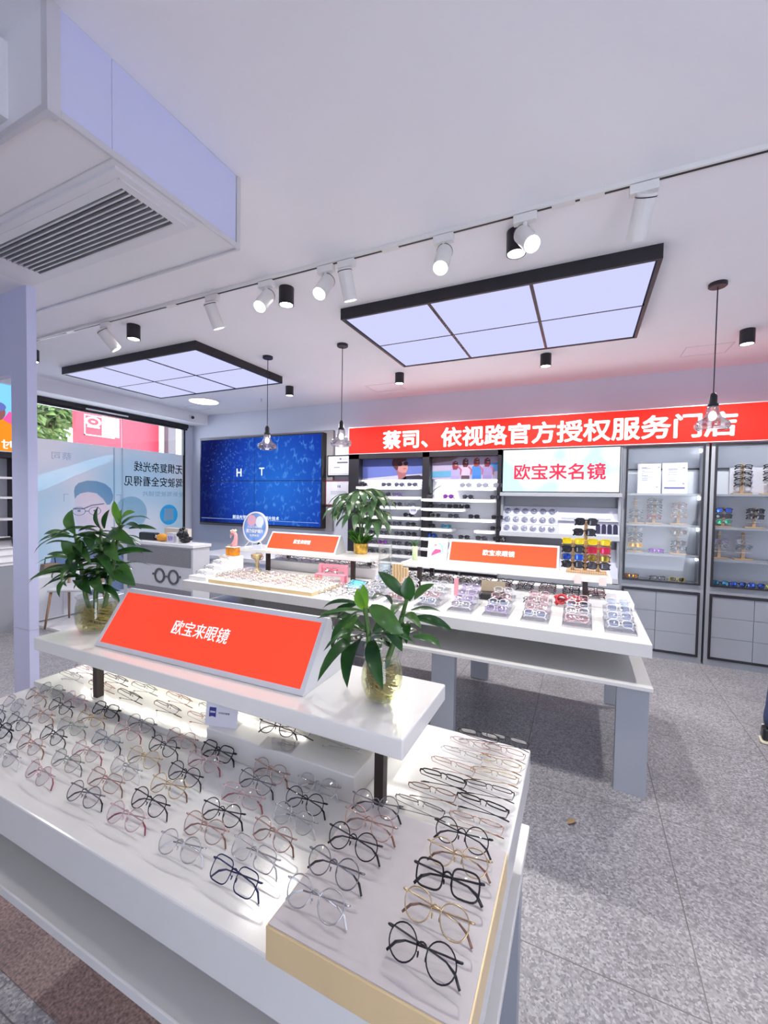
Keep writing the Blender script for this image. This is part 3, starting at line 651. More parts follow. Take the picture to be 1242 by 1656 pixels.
t = thing('poster', 'poster of four women in sunglasses linking arms on a beach', 'poster', (-1.772, 5.205, 1.862), 0, 'posters above the sunglasses shelves')
bx('sheet', pm('sand', (.45, .38, .55)), 0, .85, 0, .065, 0, .275, t)
flat('sea', [(0, .02), (.30, .03), (.32, .11), (.0, .10)], pm('sea', (.12, .36, .58)), t, -.0012)
flat('sea_right', [(.72, .08), (.85, .10), (.85, .20), (.70, .19)], pm('sea2', (.07, .25, .62)), t, -.0012)
flat('rocks', [(0, .275), (.35, .275), (.25, .23), (.12, .215), (0, .205)], pm('rocks', (.22, .14, .16)), t, -.0012)
for k, (cx, top, hair, body, low) in enumerate(((.31, .22, (.22, .03, .05), (.40, .34, .62), (.36, .30, .55)), (.44, .25, (.10, .02, .03), (.55, .45, .68), (.10, .05, .07)), (.58, .255, (.30, .05, .05), (.06, .22, .62), (.05, .18, .55)), (.71, .25, (.20, .03, .05), (.32, .26, .52), (.28, .22, .45)))):
    flat('torso', [(cx - .055, .0), (cx - .055, .10), (cx - .06, .15), (cx - .03, .175), (cx + .03, .175), (cx + .06, .15), (cx + .055, .08), (cx + .055, .0)], pm('top%d' % k, body), t, -.0024)
    flat('skirt', [(cx - .055, 0), (cx - .05, .045), (cx + .05, .045), (cx + .055, 0)], pm('low%d' % k, low), t, -.0036)
    flat('arm', [(cx + .04, .165), (cx + .085, .12), (cx + .075, .05), (cx + .06, .06), (cx + .065, .115), (cx + .03, .145)], pm('arm%d' % k, (.42, .12, .18)), t, -.0036)
    flat('hair', [(cx - .035, top - .01), (cx, top + .012), (cx + .033, top - .01), (cx + .036, top - .075), (cx + .02, top - .10), (cx - .03, top - .10), (cx - .04, top - .06)], pm('hair%d' % k, hair), t, -.0036)
    flat('face', disc2(cx + .008, top - .03, .018, .027, 14), pm('face%d' % k, (.50, .22, .24)), t, -.0048)
    flat('shades', [(cx - .012, top - .02), (cx + .028, top - .02), (cx + .026, top - .034), (cx - .01, top - .034)], pm('shades%d' % k, (.03, .01, .02)), t, -.006)

# ------------------------------------------------------------------ lens bay with lit sign
t = thing('lens_display_unit', 'grey wall unit with ledges and sloped lens trays under the lit white sign', 'wall unit', (0, 0, 0))
bx('back_panel', cabgrey, -.87, .37, 5.25, YB - .002, .735, 2.205, t)
bx('side_panel', cabgrey, -.875, -.85, 5.12, 5.25, .735, 1.66, t); bx('side_panel', cabgrey, .345, .372, 5.12, 5.25, .735, 2.205, t)
bx('ledge', cabgrey, -.88, .375, 5.06, 5.25, 1.656, 1.70, t, .003)
bx('ledge', cabgrey, -.88, .375, 5.04, 5.25, .69, .735, t, .003)
bx('base', cabgrey, -.87, .37, 5.09, YB - .002, 0, .69, t)
for a, b in ((-.855, -.27), (-.25, .355)): bx('door', mat('door_grey', (.32, .34, .385), .4, var=.01), a, b, 5.08, 5.09, .07, .66, t, .002)
Mt = Matrix.Translation((0, 5.075, 1.235)) @ Matrix.Rotation(R(-21), 4, 'X')
def lens_tray(z, label, right):
    Mt = Matrix.Translation((0, 5.075, z)) @ Matrix.Rotation(R(-21), 4, 'X')
    t = thing('lens_tray', label, 'display tray', (0, 0, 0), 0, 'sloped trays of lenses in the wall unit')
    MB().box(-.86, .36, 0, .012, 0, .325, Mt).box(-.86, .36, -.02, .0, 0, .012, Mt).box(-.255, -.245, -.012, 0, .012, .325, Mt).build('board', mat('tray_lilac', (.50, .52, .62), .35, var=.01), t)
    MB().box(-.87, .365, -.02, .012, -.05, 0, Mt).build('lip', cabgrey, t)
    g = MB().box(-.86, -.25, -.004, 0, .105, .108, Mt).box(-.86, -.25, -.004, 0, .215, .218, Mt); g.build('ridge', cabback, t)
    for r in range(3):
        for c in range(6):
            if z < 1 and c < 0: continue
            Ml = Mt @ Matrix.Translation((-.80 + c * .098, -.001, .055 + r * .105)) @ Matrix.Rotation(R(90), 4, 'X')
            MB().lathe([(0, .006), (.028, .003), (.034, 0), (.036, 0), (.036, .004), (.030, .009), (0, .012)], 20, M=Ml).build('lens', lens_ring, t, True)
    if right:
        for r, n in ((.19, 9),):
            g = MB()
            for k in range(n): g.tube([Mt @ Vector((-.21 + k * .055, -.012, r)), Mt @ Vector((-.21 + k * .055 + .05, -.012, r))], .011, 8)
            g.build('tube_row', acrylic, t)
            g = MB().box(-.245, .35, -.03, 0, .16, .168, Mt).build('tube_rail', cabback, t)
        for k in range(4):
            MB().prism([(-.022, 0), (.022, 0), (.022, .085), (.015, .103), (0, .108), (-.015, .103), (-.022, .085)], Mt @ Vector((.16 + k * .055, -.006, .03)), Mt.to_3x3() @ Vector((1, 0, 0)), Mt.to_3x3() @ Vector((0, 0, 1)), Mt.to_3x3() @ Vector((0, .005, 0))).build('tint_sample', mat('tint_navy', (.02, .02, .05), .2), t)
    return t
lens_ring = clear('demo_lens', (.88, .90, .95), .22, .05)
lens_tray(1.235, 'sloped lilac tray with rows of round demo lenses and dark tint samples', True)
lens_tray(.785, 'lower sloped tray of demo lenses half hidden behind the sports sunglasses stand', False)
t = thing('lightbox_sign', 'lit white lightbox with pinkish red Chinese lettering above the lens trays', 'sign', (0, 5.09, 0))
MB().box(-.862, .352, .0, .15, 1.702, 1.712).box(-.862, .352, 0, .15, 2.19, 2.203).box(-.862, -.855, 0, .15, 1.712, 2.19).box(.345, .352, 0, .15, 1.712, 2.19).build('frame', black, t)
def lightbox():
    m, q, o = newmat('lightbox_face'); L = q.links.new; e = N(q, 'ShaderNodeEmission'); L(e.outputs[0], o.inputs[0])
    g = N(q, 'ShaderNodeTexCoord'); z = N(q, 'ShaderNodeTexNoise'); z.inputs['Scale'].default_value = 3.2; z.inputs['Detail'].default_value = 0; L(g.outputs['Object'], z.inputs['Vector'])
    r = N(q, 'ShaderNodeValToRGB'); r.color_ramp.elements[0].position = .38; r.color_ramp.elements[0].color = (.58, .86, 1, 1); r.color_ramp.elements[1].position = .56; r.color_ramp.elements[1].color = (1, 1, 1, 1)
    L(z.outputs['Fac'], r.inputs[0]); L(r.outputs[0], e.inputs[0]); e.inputs[1].default_value = LIGHTBOX_EMIT; return m
bx('face', lightbox(), -.855, .345, .004, .15, 1.712, 2.19, t)
text('lettering', '欧宝来名镜', .94, .175, (-.725, .0035, 1.848), (1, 0, 0), (0, 0, 1), pinkred, t, .002, .020)

# ------------------------------------------------------------------ glazed cabinets
def cabinet(x0, x1, shelves, label):
    t = thing('display_cabinet', label, 'display cabinet', (0, 0, 0), 0, 'grey display cabinets with glazed upper doors')
    MB().box(x0, x0 + .03, 5.136, YB - .002, 0, 2.205).box(x1 - .03, x1, 5.136, YB - .002, 0, 2.205).box(x0 + .03, x1 - .03, 5.136, YB - .002, 2.19, 2.205).box(x0 + .03, x1 - .03, 5.136, YB - .002, .715, .789).box(x0 + .03, x1 - .03, 5.136, YB - .002, 0, .065).build('carcass', cabgrey, t)
    bx('back_panel', cabback, x0 + .03, x1 - .03, 5.365, YB - .003, .789, 2.19, t)
    for z in shelves: bx('shelf', cabgrey, x0 + .032, x1 - .032, 5.15, 5.363, z - .02, z, t)
    a, b = x0 + .03, x1 - .03
    MB().box(a, b, 5.118, 5.136, 2.172, 2.19).box(a, b, 5.118, 5.136, .789, .807).box(a, a + .018, 5.118, 5.136, .807, 2.172).box(b - .018, b, 5.118, 5.136, .807, 2.172).build('door_frame', black, t)
    bx('door_glass', pane, a + .018, b - .018, 5.125, 5.129, .807, 2.172, t)
    bx('light_strip', striplight, a + .02, b - .02, 5.16, 5.17, 2.178, 2.186, t)
    for z in list(shelves) + [2.19]: bx('corner_light', striplight, b - .012, b - .002, 5.30, 5.32, z - .06, z - .024, t)
    bx('back_rail', black, x0 + .031, x1 - .031, 5.345, 5.355, 1.955, 1.972, t)
    MB().box(a, b, 5.118, 5.136, .690, .712).box(a, b, 5.118, 5.136, .067, .09).box(a, a + .02, 5.118, 5.136, .09, .69).box(b - .02, b, 5.118, 5.136, .09, .69).build('base_frame', black, t)
    m = (a + b) / 2 - .03
    for p, q in ((a + .021, m - .002), (m + .002, b - .021)):
        f = MB()
        for k in range(3): f.box(p, q, 5.124, 5.136, .091 + k * .2, .091 + k * .2 + .197)
        f.build('base_door', mat('door_grey2', (.32, .34, .385), .35, var=.01), t)
    return t
cabinet(.376, 1.115, (1.703, 1.382, 1.075), 'glazed display cabinet holding two white documents on its top shelf')
cabinet(1.135, 1.95, (1.701, 1.373, 1.057), 'rightmost glazed display cabinet with dark rimmed eyeglasses on its top shelf')
cabinet(1.97, 2.7, (1.701, 1.373, 1.057), 'glazed display cabinet against the right wall, mostly outside the picture')

# documents in the cabinet
def document(x0, x1, z0, z1, label, lines, bar):
    t = thing('document', label, 'document', ((x0 + x1) / 2, 5.22, z0), 0, 'documents in the cabinet')
    a = (x1 - x0) / 2; Mx = Matrix.Rotation(R(-6), 4, 'X')
    MB().box(-a, a, 0, .004, 0, z1 - z0, Mx).build('sheet', paper, t)
    g = MB()
    for (p, q, r, s) in lines: g.box(p * a, q * a, -.001, 0, r * (z1 - z0), s * (z1 - z0), Mx)
    g.build('writing', mat('pale_ink', (.16, .16, .26), .6), t)
    if bar: MB().box(-a * .85, a * .8, -.0015, 0, .05, .058 + .01, Mx).build('bar', navy, t)
document(.525, .735, 1.7035, 2.02, 'white document with grey text lines, left one on the cabinet top shelf', [(-.65, -.2, .86, .88), (-.65, .1, .83, .845), (-.65, -.4, .74, .76), (-.5, .35, .71, .722), (-.65, -.5, .64, .66), (-.65, -.1, .58, .60), (-.5, .4, .55, .56), (-.65, -.1, .49, .51), (-.65, -.15, .43, .45), (.75, .88, .86, .89), (.6, .75, .2, .23)], False)
document(.748, .965, 1.7035, 2.025, 'white document with a navy bar at its foot on the cabinet top shelf', [(-.55, .2, .79, .805), (-.55, .2, .76, .772), (-.55, .25, .69, .703), (-.55, -.4, .61, .63), (-.3, .2, .61, .622), (-.55, .2, .54, .553), (-.55, .3, .48, .49), (-.55, .1, .41, .425), (.62, .8, .82, .85), (.6, .78, .30, .34)], True)
tag(bx('white_box', paper, 1.33, 1.75, 5.318, 5.343, 1.7015, 1.97), 'white box behind the dark rimmed eyeglasses in the rightmost cabinet', 'box')

# ================================================================== left-hand wall display beyond the column
t = thing('display_shelving', 'wall display with a lit ski poster, glimpsed left of the lavender column', 'wall shelving', (-6.3, 0, 0))
bx('back_panel', cabback, 0, .06, 1.3, 2.70, .75, 2.95, t)
bx('base', cabgrey, 0, .33, 1.3, 2.70, 0, .75, t)
for y in (1.3, 1.98, 2.655): bx('post', black, .06, .30, y, y + .045, .75, 2.95, t)
bx('ledge', black, .06, .31, 1.345, 2.655, 2.0, 2.06, t)
bx('ledge', black, .06, .31, 1.345, 2.655, 1.05, 1.07, t)
for z in (1.30, 1.55, 1.78): bx('shelf', shelfwhite, .06, .28, 1.345, 2.655, z - .025, z, t)
t = thing('lightbox_poster', 'lit poster of a person in orange and purple snow clothing above the left wall display', 'poster', (-6.0, 2.0, 2.07))
ps = lambda n, c: glow('snow_' + n, c, .85)
bx('face', ps('sky', (.20, .55, .95)), -.06, 0, .02, .65, .0, .85, t)
def side(name, pts, m, lv): return MB().prism(pts, (.0012 * lv, 0, 0), (0, 1, 0), (0, 0, 1), (.0012, 0, 0)).build(name, m, t)
side('jacket', [(.30, .0), (.33, .26), (.46, .36), (.58, .38), (.649, .30), (.649, 0)], ps('orange', (.95, .25, .02)), 0)
side('sleeve', [(.30, 0), (.34, .24), (.44, .30), (.46, .10), (.44, 0)], ps('purple', (.42, .02, .62)), 1)
side('hood', [(.52, .36), (.58, .46), (.649, .44), (.649, .30), (.57, .33)], ps('pink', (.90, .10, .35)), 1)
side('head', disc2(.47, .44, .075, .10), ps('face', (.25, .10, .10)), 1)
side('goggles', disc2(.48, .50, .07, .05), ps('goggles', (.12, .15, .45)), 2)
text('lettering', '时尚期', .40, .10, (.003, .23, .03), (0, 1, 0), (0, 0, 1), glow('poster_text', (1, 1, 1), .9), t, .001, .015, True)
t = thing('lens_tray', 'white sloped tray on the left wall display, seen past the column', 'display tray', (-5.97, 2.3, .757))
Mx = Matrix.Rotation(R(-25), 4, 'Y')
MB().box(-.02, 0, -.35, .33, 0, .36, Mx).build('board', shelfwhite, t)
g = MB()
for k in range(4): g.box(0, .03, -.34, .32, .03 + k * .085, .045 + k * .085, Mx)
g.build('ribs', shelfwhite, t)

# ================================================================== front table
t = thing('display_table', 'white lacquered display table in the foreground covered with rows of eyeglasses', 'display table', (-1.0125, .9245, 0))
hx, hy = .8925, .3995
bx('tabletop', white, -hx, hx, -hy, hy, .75, .85, t, .004)
bx('lower_shelf', white, -hx, hx + .004, -hy, hy, .592, .618, t, .003)
for sx in (-1, 1):
    for sy in (-1, 1):
        X = sx * (hx - .09); Y = sy * (hy - .04)
        bx('leg', cabgrey, X - .078, X + .078, Y - .028, Y + .028, 0, .592, t, .002)
        bx('shelf_post', white, X - .03, X + .03, Y - .02, Y + .02, .618, .75, t, .002)
# low step boxes on the table
tag(bx('display_step', white, -1.90, -.985, .885, 1.31, .8505, .873, None, .002), 'long low white step box along the back of the front table', 'display step')
tag(bx('display_step', white, -.98, -.485, .885, 1.31, .8505, .92, None, .003), 'taller white step box on the front table under the right half of the red sign', 'display step')
# tray with gilt edge
t = thing('display_tray', 'flat tray with gold edge and mauve top on the near corner of the front table', 'display tray', (-.278, .68, .8505))
MB().box(-.165, .165, -.16, .16, 0, .0585).build('rim', goldedge, t, bevel=.002)
bx('top', traytop, -.162, .162, -.157, .157, .0585, .0605, t)
# riser shelf
t = thing('riser_shelf', 'white raised shelf on two dark posts over the front table', 'riser shelf', (-1.147, 1.07, .8505))
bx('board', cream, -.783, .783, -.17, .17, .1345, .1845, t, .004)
for x, z in ((-.409, .0225), (.717, 0)):
    MB().box(x - .012, x + .012, -.160, -.136, z, .1345).build('post', darkbrown, t)
bx('bracket', darkbrown, -.70, .60, .02, .05, .0705, .1345, t)
bx('light_strip', glow('warm_strip', (1, .96, .86), RISER_EMIT), -.74, .74, .075, .085, .1285, .1340, t)
bx('light_strip', bpy.data.materials['warm_strip'], -.74, .40, -.02, -.012, .1285, .1340, t)

def tent_sign(name, cx, y0, z, w, h, d, label, body, tw, th, txo, rz=0, bold=0.012, fm=None):
    """wedge-shaped table sign: sloping framed face to the front, triangular grey ends"""
    t = thing('table_sign', label, 'table sign', (cx, y0, z), rz, 'wedge-shaped orange red table signs')
    a = w / 2; ry = d * .53
    prof = [(0, 0), (d, 0), (ry + .012, h), (ry - .004, h)]
    m = MB().prism(prof, (-a, 0, 0), (0, 1, 0), (0, 0, 1), (w, 0, 0)); m.build('body', alu_sign, t, bevel=.002)
    n = Vector((0, -h, ry)).normalized(); up = Vector((0, ry - .004, h)).normalized(); L = math.hypot(ry - .004, h); fr = .016
    o = Vector((0, 0, 0)) + n * .0005
    def P(x, s): return Vector((x, 0, 0)) + up * s + n * .0004
    MB().prism([(-a + fr, fr), (a - fr, fr), (a - fr, L - fr), (-a + fr, L - fr)], n * .0004, (1, 0, 0), up, n * .002).build('face', fm or orange, t)
    f = MB()
    for p, q, r, s in ((-a, a, 0, fr), (-a, a, L - fr, L), (-a, -a + fr, fr, L - fr), (a - fr, a, fr, L - fr)): f.prism([(p, r), (q, r), (q, s), (p, s)], n * .0004, (1, 0, 0), up, n * .004)
    f.build('rim', alu_sign, t)
    text('lettering', body, tw, th, P(txo - tw / 2, L / 2 - th / 2 + .005) + n * .002, (1, 0, 0), up, textw, t, .001, bold)
    return t
alu_sign = mat('sign_aluminium', (.74, .75, .78), .4, .0, var=.01)
tent_sign('a', -1.165, .965, 1.035, .93, .19, .25, 'large orange red wedge sign with white Chinese lettering on the front table riser', '欧宝来眼镜', .255, .05, -.005, R(1.2), .003)

# ------------------------------------------------------------------ card holder
t = thing('card_stand', 'small white card with a navy badge standing at the edge of the taller step', 'card', (-.945, .905, .9205), R(14))
MB().box(-.052, .052, 0, .0025, 0, .072, Matrix.Rotation(R(-8), 4, 'X')).build('card', paper, t)
MB().box(-.052, .052, 0.003, .055, 0, .003).build('foot', acrylic, t)
Mc = Matrix.Rotation(R(-8), 4, 'X'); up = Mc.to_3x3() @ Vector((0, 0, 1)); nn = Mc.to_3x3() @ Vector((0, -1, 0))
MB().prism([(-.040, .026)] + [(-.040 + .022 * k / 6, .026 - .004 * math.sin(PI * k / 6) * -1 - .002) for k in range(1, 6)] + [(-.018, .026), (-.018, .053), (-.040, .053)], nn * .0003, (1, 0, 0), up, nn * .0006).build('badge', navy, t)
text('lettering', 'ZEISS', .017, .0045, Vector((-.0375, 0, 0)) + up * .038 + nn * .001, (1, 0, 0), up, textp, t, .0004, .02)
text('lettering', '专业验光配镜', .036, .0055, Vector((-.010, 0, 0)) + up * .036 + nn * .0004, (1, 0, 0), up, ink, t, .0004)

# ================================================================== long table behind
t = thing('display_table', 'long white display table in mid shop carrying trays, acrylic stands and two riser shelves', 'display table', (-1.4155, 3.225, 0))
hx, hy = 1.7735, .615
bx('tabletop', white, -hx, hx, -hy, hy, .775, .85, t, .004)
MB().box(-hx, hx + .01, -hy - .01, hy, .598, .62).build('lower_shelf', white, t, bevel=.003)
for X in (-hx + .16, -.62, .62, hx - .08):
    for sy in (-1, 1): bx('leg', cabgrey, X - .078, X + .078, sy * (hy - .055) - .028, sy * (hy - .055) + .028, 0, .598, t, .002)
    bx('shelf_post', white, X - .03, X + .03, -.1, .1, .62, .775, t)
def riser(x0, x1, posts, label):
    t = thing('riser_shelf', label, 'riser shelf', ((x0 + x1) / 2, 3.54, .8505))
    c = (x0 + x1) / 2
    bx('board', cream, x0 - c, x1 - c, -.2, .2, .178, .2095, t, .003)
    for X, z in posts:
        for y in (-.165, .165): MB().box(X - c - .017, X - c + .017, y - .017, y + .017, z if y > 0 else 0, .178).build('post', darkbrown, t)
riser(-3.30, -1.70, ((-2.88, .0905), (-1.89, .0505)), 'left white riser shelf on the long table, under the round sign and potted plant')
riser(-1.40, .205, ((-1.24, .0505), (.035, .0505)), 'right white riser shelf on the long table, under the sports sunglasses stand')
tent_sign('b', -2.53, 3.41, 1.06, .84, .175, .22, 'orange red wedge sign beside the round blue sign on the left riser', '欧宝来眼镜', .20, .045, 0, 0, .012, orange2)
tent_sign('c', -.605, 3.56, 1.06, .90, .185, .17, 'orange red wedge sign between the framed picture and the sports sunglasses', '欧宝来眼镜', .26, .05, -.02, 0, .012, orange2)
# platforms along the back of the long table
tag(bx('display_step', shelfwhite, -2.98, -1.72, 3.50, 3.83, .8505, .94, None, .003), 'white raised platform on the back left of the long table, under the left riser', 'display step')
tag(bx('display_step', shelfwhite, -1.66, .345, 3.36, 3.83, .8505, .90, None, .003), 'long white raised platform on the back right of the long table, holding dark rimmed frames', 'display step')
# gilt tray
t = thing('display_tray', 'wide white tray with gold front edge packed with gold and pink eyeglasses', 'display tray', (-2.38, 2.86, .8505))
MB().box(-.54, .54, -.21, .21, 0, .026).build('rim', goldedge, t, bevel=.002)
bx('top', shelfwhite, -.537, .537, -.207, .207, .026, .028, t)
# stair-step stand
t = thing('stair_display', 'white stair-step stand with eyeglasses at the left end of the long table', 'display stand', (-3.065, 2.66, .8505))
MB().prism([(0, 0), (.45, 0), (.45, .175)] + sum([[(.09 * k, .035 * (k + 1)), (.09 * k, .035 * k)] for k in range(4, 0, -1)], []) + [(0, .035)], (-.105, 0, 0), (0, 1, 0), (0, 0, 1), (.21, 0, 0)).build('steps', shelfwhite, t)

# ================================================================== eyeglasses
def rim_pts(kind, w, h, n):
    ex, bot = {'round': (2.0, 1.0), 'panto': (2.3, .86), 'square': (3.6, .96), 'rect': (4.5, .95), 'aviator': (2.2, .80), 'cat': (2.8, .84)}[kind]
    out = []
    for k in range(n):
        a = 2 * PI * k / n; c, s = math.cos(a), math.sin(a)
        x = abs(c) ** (2 / ex) * (1 if c >= 0 else -1); z = abs(s) ** (2 / ex) * (1 if s >= 0 else -1)
        if z < 0: x *= 1 - (1 - bot) * (-z)
        if kind == 'cat' and z > 0: z *= 1 + .14 * x
        out.append((x * w / 2, z * h / 2))
    return out
def shape_bits(kind, lw, lh, br, rr, pose, tr, n=20, sd=5, wrap=.0, tilt=0.0):
    """returns five MBs (frame, two lenses, two temples, two tips) already posed, and the z shift that sets it on a surface"""
    cx = br / 2 + lw / 2; half = br / 2 + lw + .006
    fr, l1, l2, t1, t2, e1, e2 = [MB() for _ in range(7)]
    def bend(x): return wrap * (abs(x) / half) ** 2
    for sg, lm in ((-1, l1), (1, l2)):
        P = [(sg * cx + (x * -sg if kind == 'aviator' else x * sg), z) for x, z in rim_pts(kind, lw, lh, n)]
        fr.tube([(x, bend(x), z) for x, z in P], rr, sd, True)
        c = lm.bm.verts.new((sg * cx, bend(sg * cx) - .0016, 0))
        mid = [lm.bm.verts.new((sg * cx + (x - sg * cx) * .55, bend(x) - .0011, z * .55)) for x, z in P]
        rim = [lm.bm.verts.new((x, bend(x), z)) for x, z in P]
        for k in range(n):
            j = (k + 1) % n
            lm.face([c, mid[k], mid[j]]); lm.face([mid[k], rim[k], rim[j], mid[j]])
        # end piece and nose pad
        fr.tube([(sg * (half - .007), bend(half), lh * .22), (sg * half, bend(half) + .001, lh * .24), (sg * half, bend(half) + .006, lh * .24)], rr * 1.5, sd)
        fr.tube([(sg * br * .5, .001, -lh * .02), (sg * br * .40, .006, -lh * .10)], rr * .6, 4)
        fr.ball((sg * br * .40, .0065, -lh * .12), .0016, .0012, .0042, 6, 4)
    zb = lh * .16
    fr.tube([(-br * .5 - .001, bend(0), zb - .002), (-br * .25, bend(0) - .0008, zb + .003), (0, bend(0) - .001, zb + .004), (br * .25, bend(0) - .0008, zb + .003), (br * .5 + .001, bend(0), zb - .002)], rr * 1.05, sd)
    zh = lh * .24; y0 = bend(half) + .006
    for sg, tm, em in ((-1, t1, e1), (1, t2, e2)):
        if pose == 'folded':
            o = .006 if sg < 0 else 0
            P = [(sg * half, y0, zh), (sg * (half - .004), y0 + .005 + o, zh - .001), (sg * half * .5, y0 + .007 + o, zh - .003), (0, y0 + .009 + o, zh - .006), (-sg * half * .55, y0 + .011 + o, zh - .010)]
            Q = [(-sg * half * .55, y0 + .011 + o, zh - .010), (-sg * half * .80, y0 + .011 + o, zh - .017), (-sg * half * .98, y0 + .010 + o, zh - .030)]
        else:
            P = [(sg * half, y0, zh), (sg * (half + .002), y0 + .03, zh), (sg * (half + .001), y0 + .06, zh), (sg * half, y0 + .092, zh)]
            Q = [(sg * half, y0 + .092, zh), (sg * (half - .002), y0 + .108, zh - .008), (sg * (half - .006), y0 + .128, zh - .030)]
        tm.tube(P, [tr * 1.2] + [tr] * (len(P) - 1), sd, flat=.6)
        em.tube(Q, [tr * 1.1, tr * 1.7, tr * 1.5], sd, flat=.7)
    mbs = (fr, l1, l2, t1, t2, e1, e2)
    Rm = Matrix.Rotation(-tilt, 3, 'X'); lo = 1e9
    for m in mbs:
        for v in m.bm.verts:
            v.co = Rm @ v.co; lo = min(lo, v.co.z)
    return mbs, -lo + .0004
def fm(name, c, metal=.75, rough=.25): return mat('frame_' + name, c, rough, metal, var=.02)
FR = dict(black=fm('black', (.015, .014, .018), .3), navy=fm('navy', (.02, .025, .10), .4), silver=fm('silver', (.55, .55, .56), .9), grey=fm('grey', (.22, .22, .24), .8),
          rose=fm('rose', (.56, .36, .31), .8), gold=fm('gold', (.62, .47, .27), .9), pink=fm('pink', (.62, .43, .45), .5), green=fm('green', (.38, .42, .36), .8), blue=fm('blue', (.26, .31, .38), .8),
          brown=fm('brown', (.24, .12, .08), .3), crystal=fm('crystal', (.72, .73, .76), .1, .15), lilac=fm('lilac', (.55, .45, .70), .2), red=fm('red', (.55, .03, .04), .1), violet=fm('violet', (.22, .06, .48), .1), yellow=fm('yellow', (.75, .55, .02), .1), wine=fm('wine', (.30, .05, .08), .2))
TIPS = dict(black='black', navy='navy', silver='crystal', grey='black', rose='brown', gold='brown', pink='wine', green='grey', blue='black', brown='brown')
COLW = dict(black='black', navy='navy blue', silver='silver', grey='dark grey', rose='rose gold', gold='gold', pink='pink', green='greenish grey', blue='blue grey', brown='brown', crystal='clear', lilac='lilac', red='red', violet='violet', yellow='yellow', wine='wine red')
KW = dict(round='round', panto='rounded', square='square', rect='narrow', aviator='aviator', cat='cat-eye')
protos = {}
def full_glasses(kind, color, pose, tilt, loc, rz, label, group, name='eyeglasses', cat='eyeglasses', lm=None):
    """glasses built of frame, lenses, temples with tips; repeats share their meshes"""
    lm = lm or lens; key = (kind, color, pose, tilt, lm.name)
    t = thing(name, label, cat, loc, rz, group)
    if key not in protos:
        lw, lh = {'round': (.046, .044), 'panto': (.048, .044), 'square': (.049, .041), 'rect': (.049, .033), 'aviator': (.052, .046), 'cat': (.048, .040)}[kind]
        thick = color in ('black', 'brown', 'wine') and kind in ('square', 'cat')
        mbs, dz = shape_bits(kind, lw * .96, lh * .96, .0155, .0016 if thick else .0011, pose, .0017 if thick else .0013, 24, 6, .002, R(tilt))
        c = FR[color]; tc = FR[TIPS.get(color, color)]; ms = []
        for nm, mb, m in zip(('frame', 'lens', 'lens', 'temple', 'temple', 'temple_tip', 'temple_tip'), mbs, (c, lm, lm, c, c, tc, tc)):
            for v in mb.bm.verts: v.co.z += dz
            o = mb.build(nm, m, t, True); ms.append(o)
        ms[5].parent = ms[3]; ms[6].parent = ms[4]
        protos[key] = ms
    else:
        new = []
        for o in protos[key]:
            c = o.copy(); COL.objects.link(c); c.parent = t; new.append(c)
        new[5].parent = new[3]; new[6].parent = new[4]
    return t
small = {}
def small_glasses(kind, color, pose, tilt, loc, rz, label, group, name='eyeglasses', cat='eyeglasses', lm=None, size=1.0, rr=.0014, wrap=.003):
    """glasses too small in the picture to show parts: one mesh, shared by its copies"""
    lm = lm or lens; key = (kind, color, pose, tilt, lm.name, rr, wrap)
    if key not in small:
        lw, lh = {'round': (.046, .043), 'panto': (.048, .042), 'square': (.050, .041), 'rect': (.050, .034), 'aviator': (.054, .046), 'cat': (.050, .041)}[kind]
        mbs, dz = shape_bits(kind, lw * .96, lh * .96, .0155, rr, pose, rr * 1.1, 14, 4, wrap, R(tilt))
        a = MB()
        for i, mb in enumerate(mbs):
            me = bpy.data.meshes.new('x'); mb.bm.to_mesh(me); mb.bm.free(); n0 = len(a.bm.faces); a.bm.from_mesh(me); bpy.data.meshes.remove(me)
            a.bm.faces.ensure_lookup_table()
            for f in a.bm.faces[n0:]: f.material_index = 1 if i in (1, 2) else 0
        for v in a.bm.verts: v.co.z += dz
        o = a.build(name, [FR[color], lm], None, True); small[key] = o
    else:
        o = small[key].copy(); COL.objects.link(o)
        for k in list(o.keys()): del o[k]
        o.name = name
    o.location = loc; o.rotation_euler = (0, 0, rz); o.scale = (size, size, size)
    return tag(o, label, cat, group)
ORD = ['front', 'second', 'third', 'fourth', 'fifth', 'sixth', 'seventh', 'eighth', 'ninth', 'tenth', 'eleventh', 'twelfth']
def nth(k): return 'first' if k == 0 else ORD[k]
rg = random.Random(7)

# ---- front rows of the front table: eight columns of six, measured from the photograph
xs = [-1.735, -1.58, -1.412, -1.24, -1.062, -.905, -.725, -.572]
ys = [.588, .645, .698, .752, .81, .862]
gridc = [  # per column, front row to back row
    'silver black grey silver rose green'.split(), 'rose black grey rose black pink'.split(), 'silver rose black green gold black'.split(), 'pink green pink blue pink grey'.split(),
    'grey rose silver gold black rose'.split(), 'pink black gold black pink black'.split(), 'silver rose black pink grey rose'.split(), 'navy silver rose silver black silver'.split()]
gk = ['round', 'panto', 'round', 'square', 'round', 'panto']
for c in range(8):
    for r in range(6):
        col = gridc[c][r]; kind = gk[(r + c * 2) % 6]
        if col == 'navy': kind = 'square'
        full_glasses(kind, col, 'folded', 42, (xs[c] + rg.uniform(-.008, .008), ys[r] + rg.uniform(-.004, .004), .8505), R(rg.uniform(-5, 5)),
                     '%s %s eyeglasses, %s row from front edge, %s column from left, front table' % (COLW[col], KW[kind], nth(r), nth(c)), 'eyeglasses in rows on the front table')
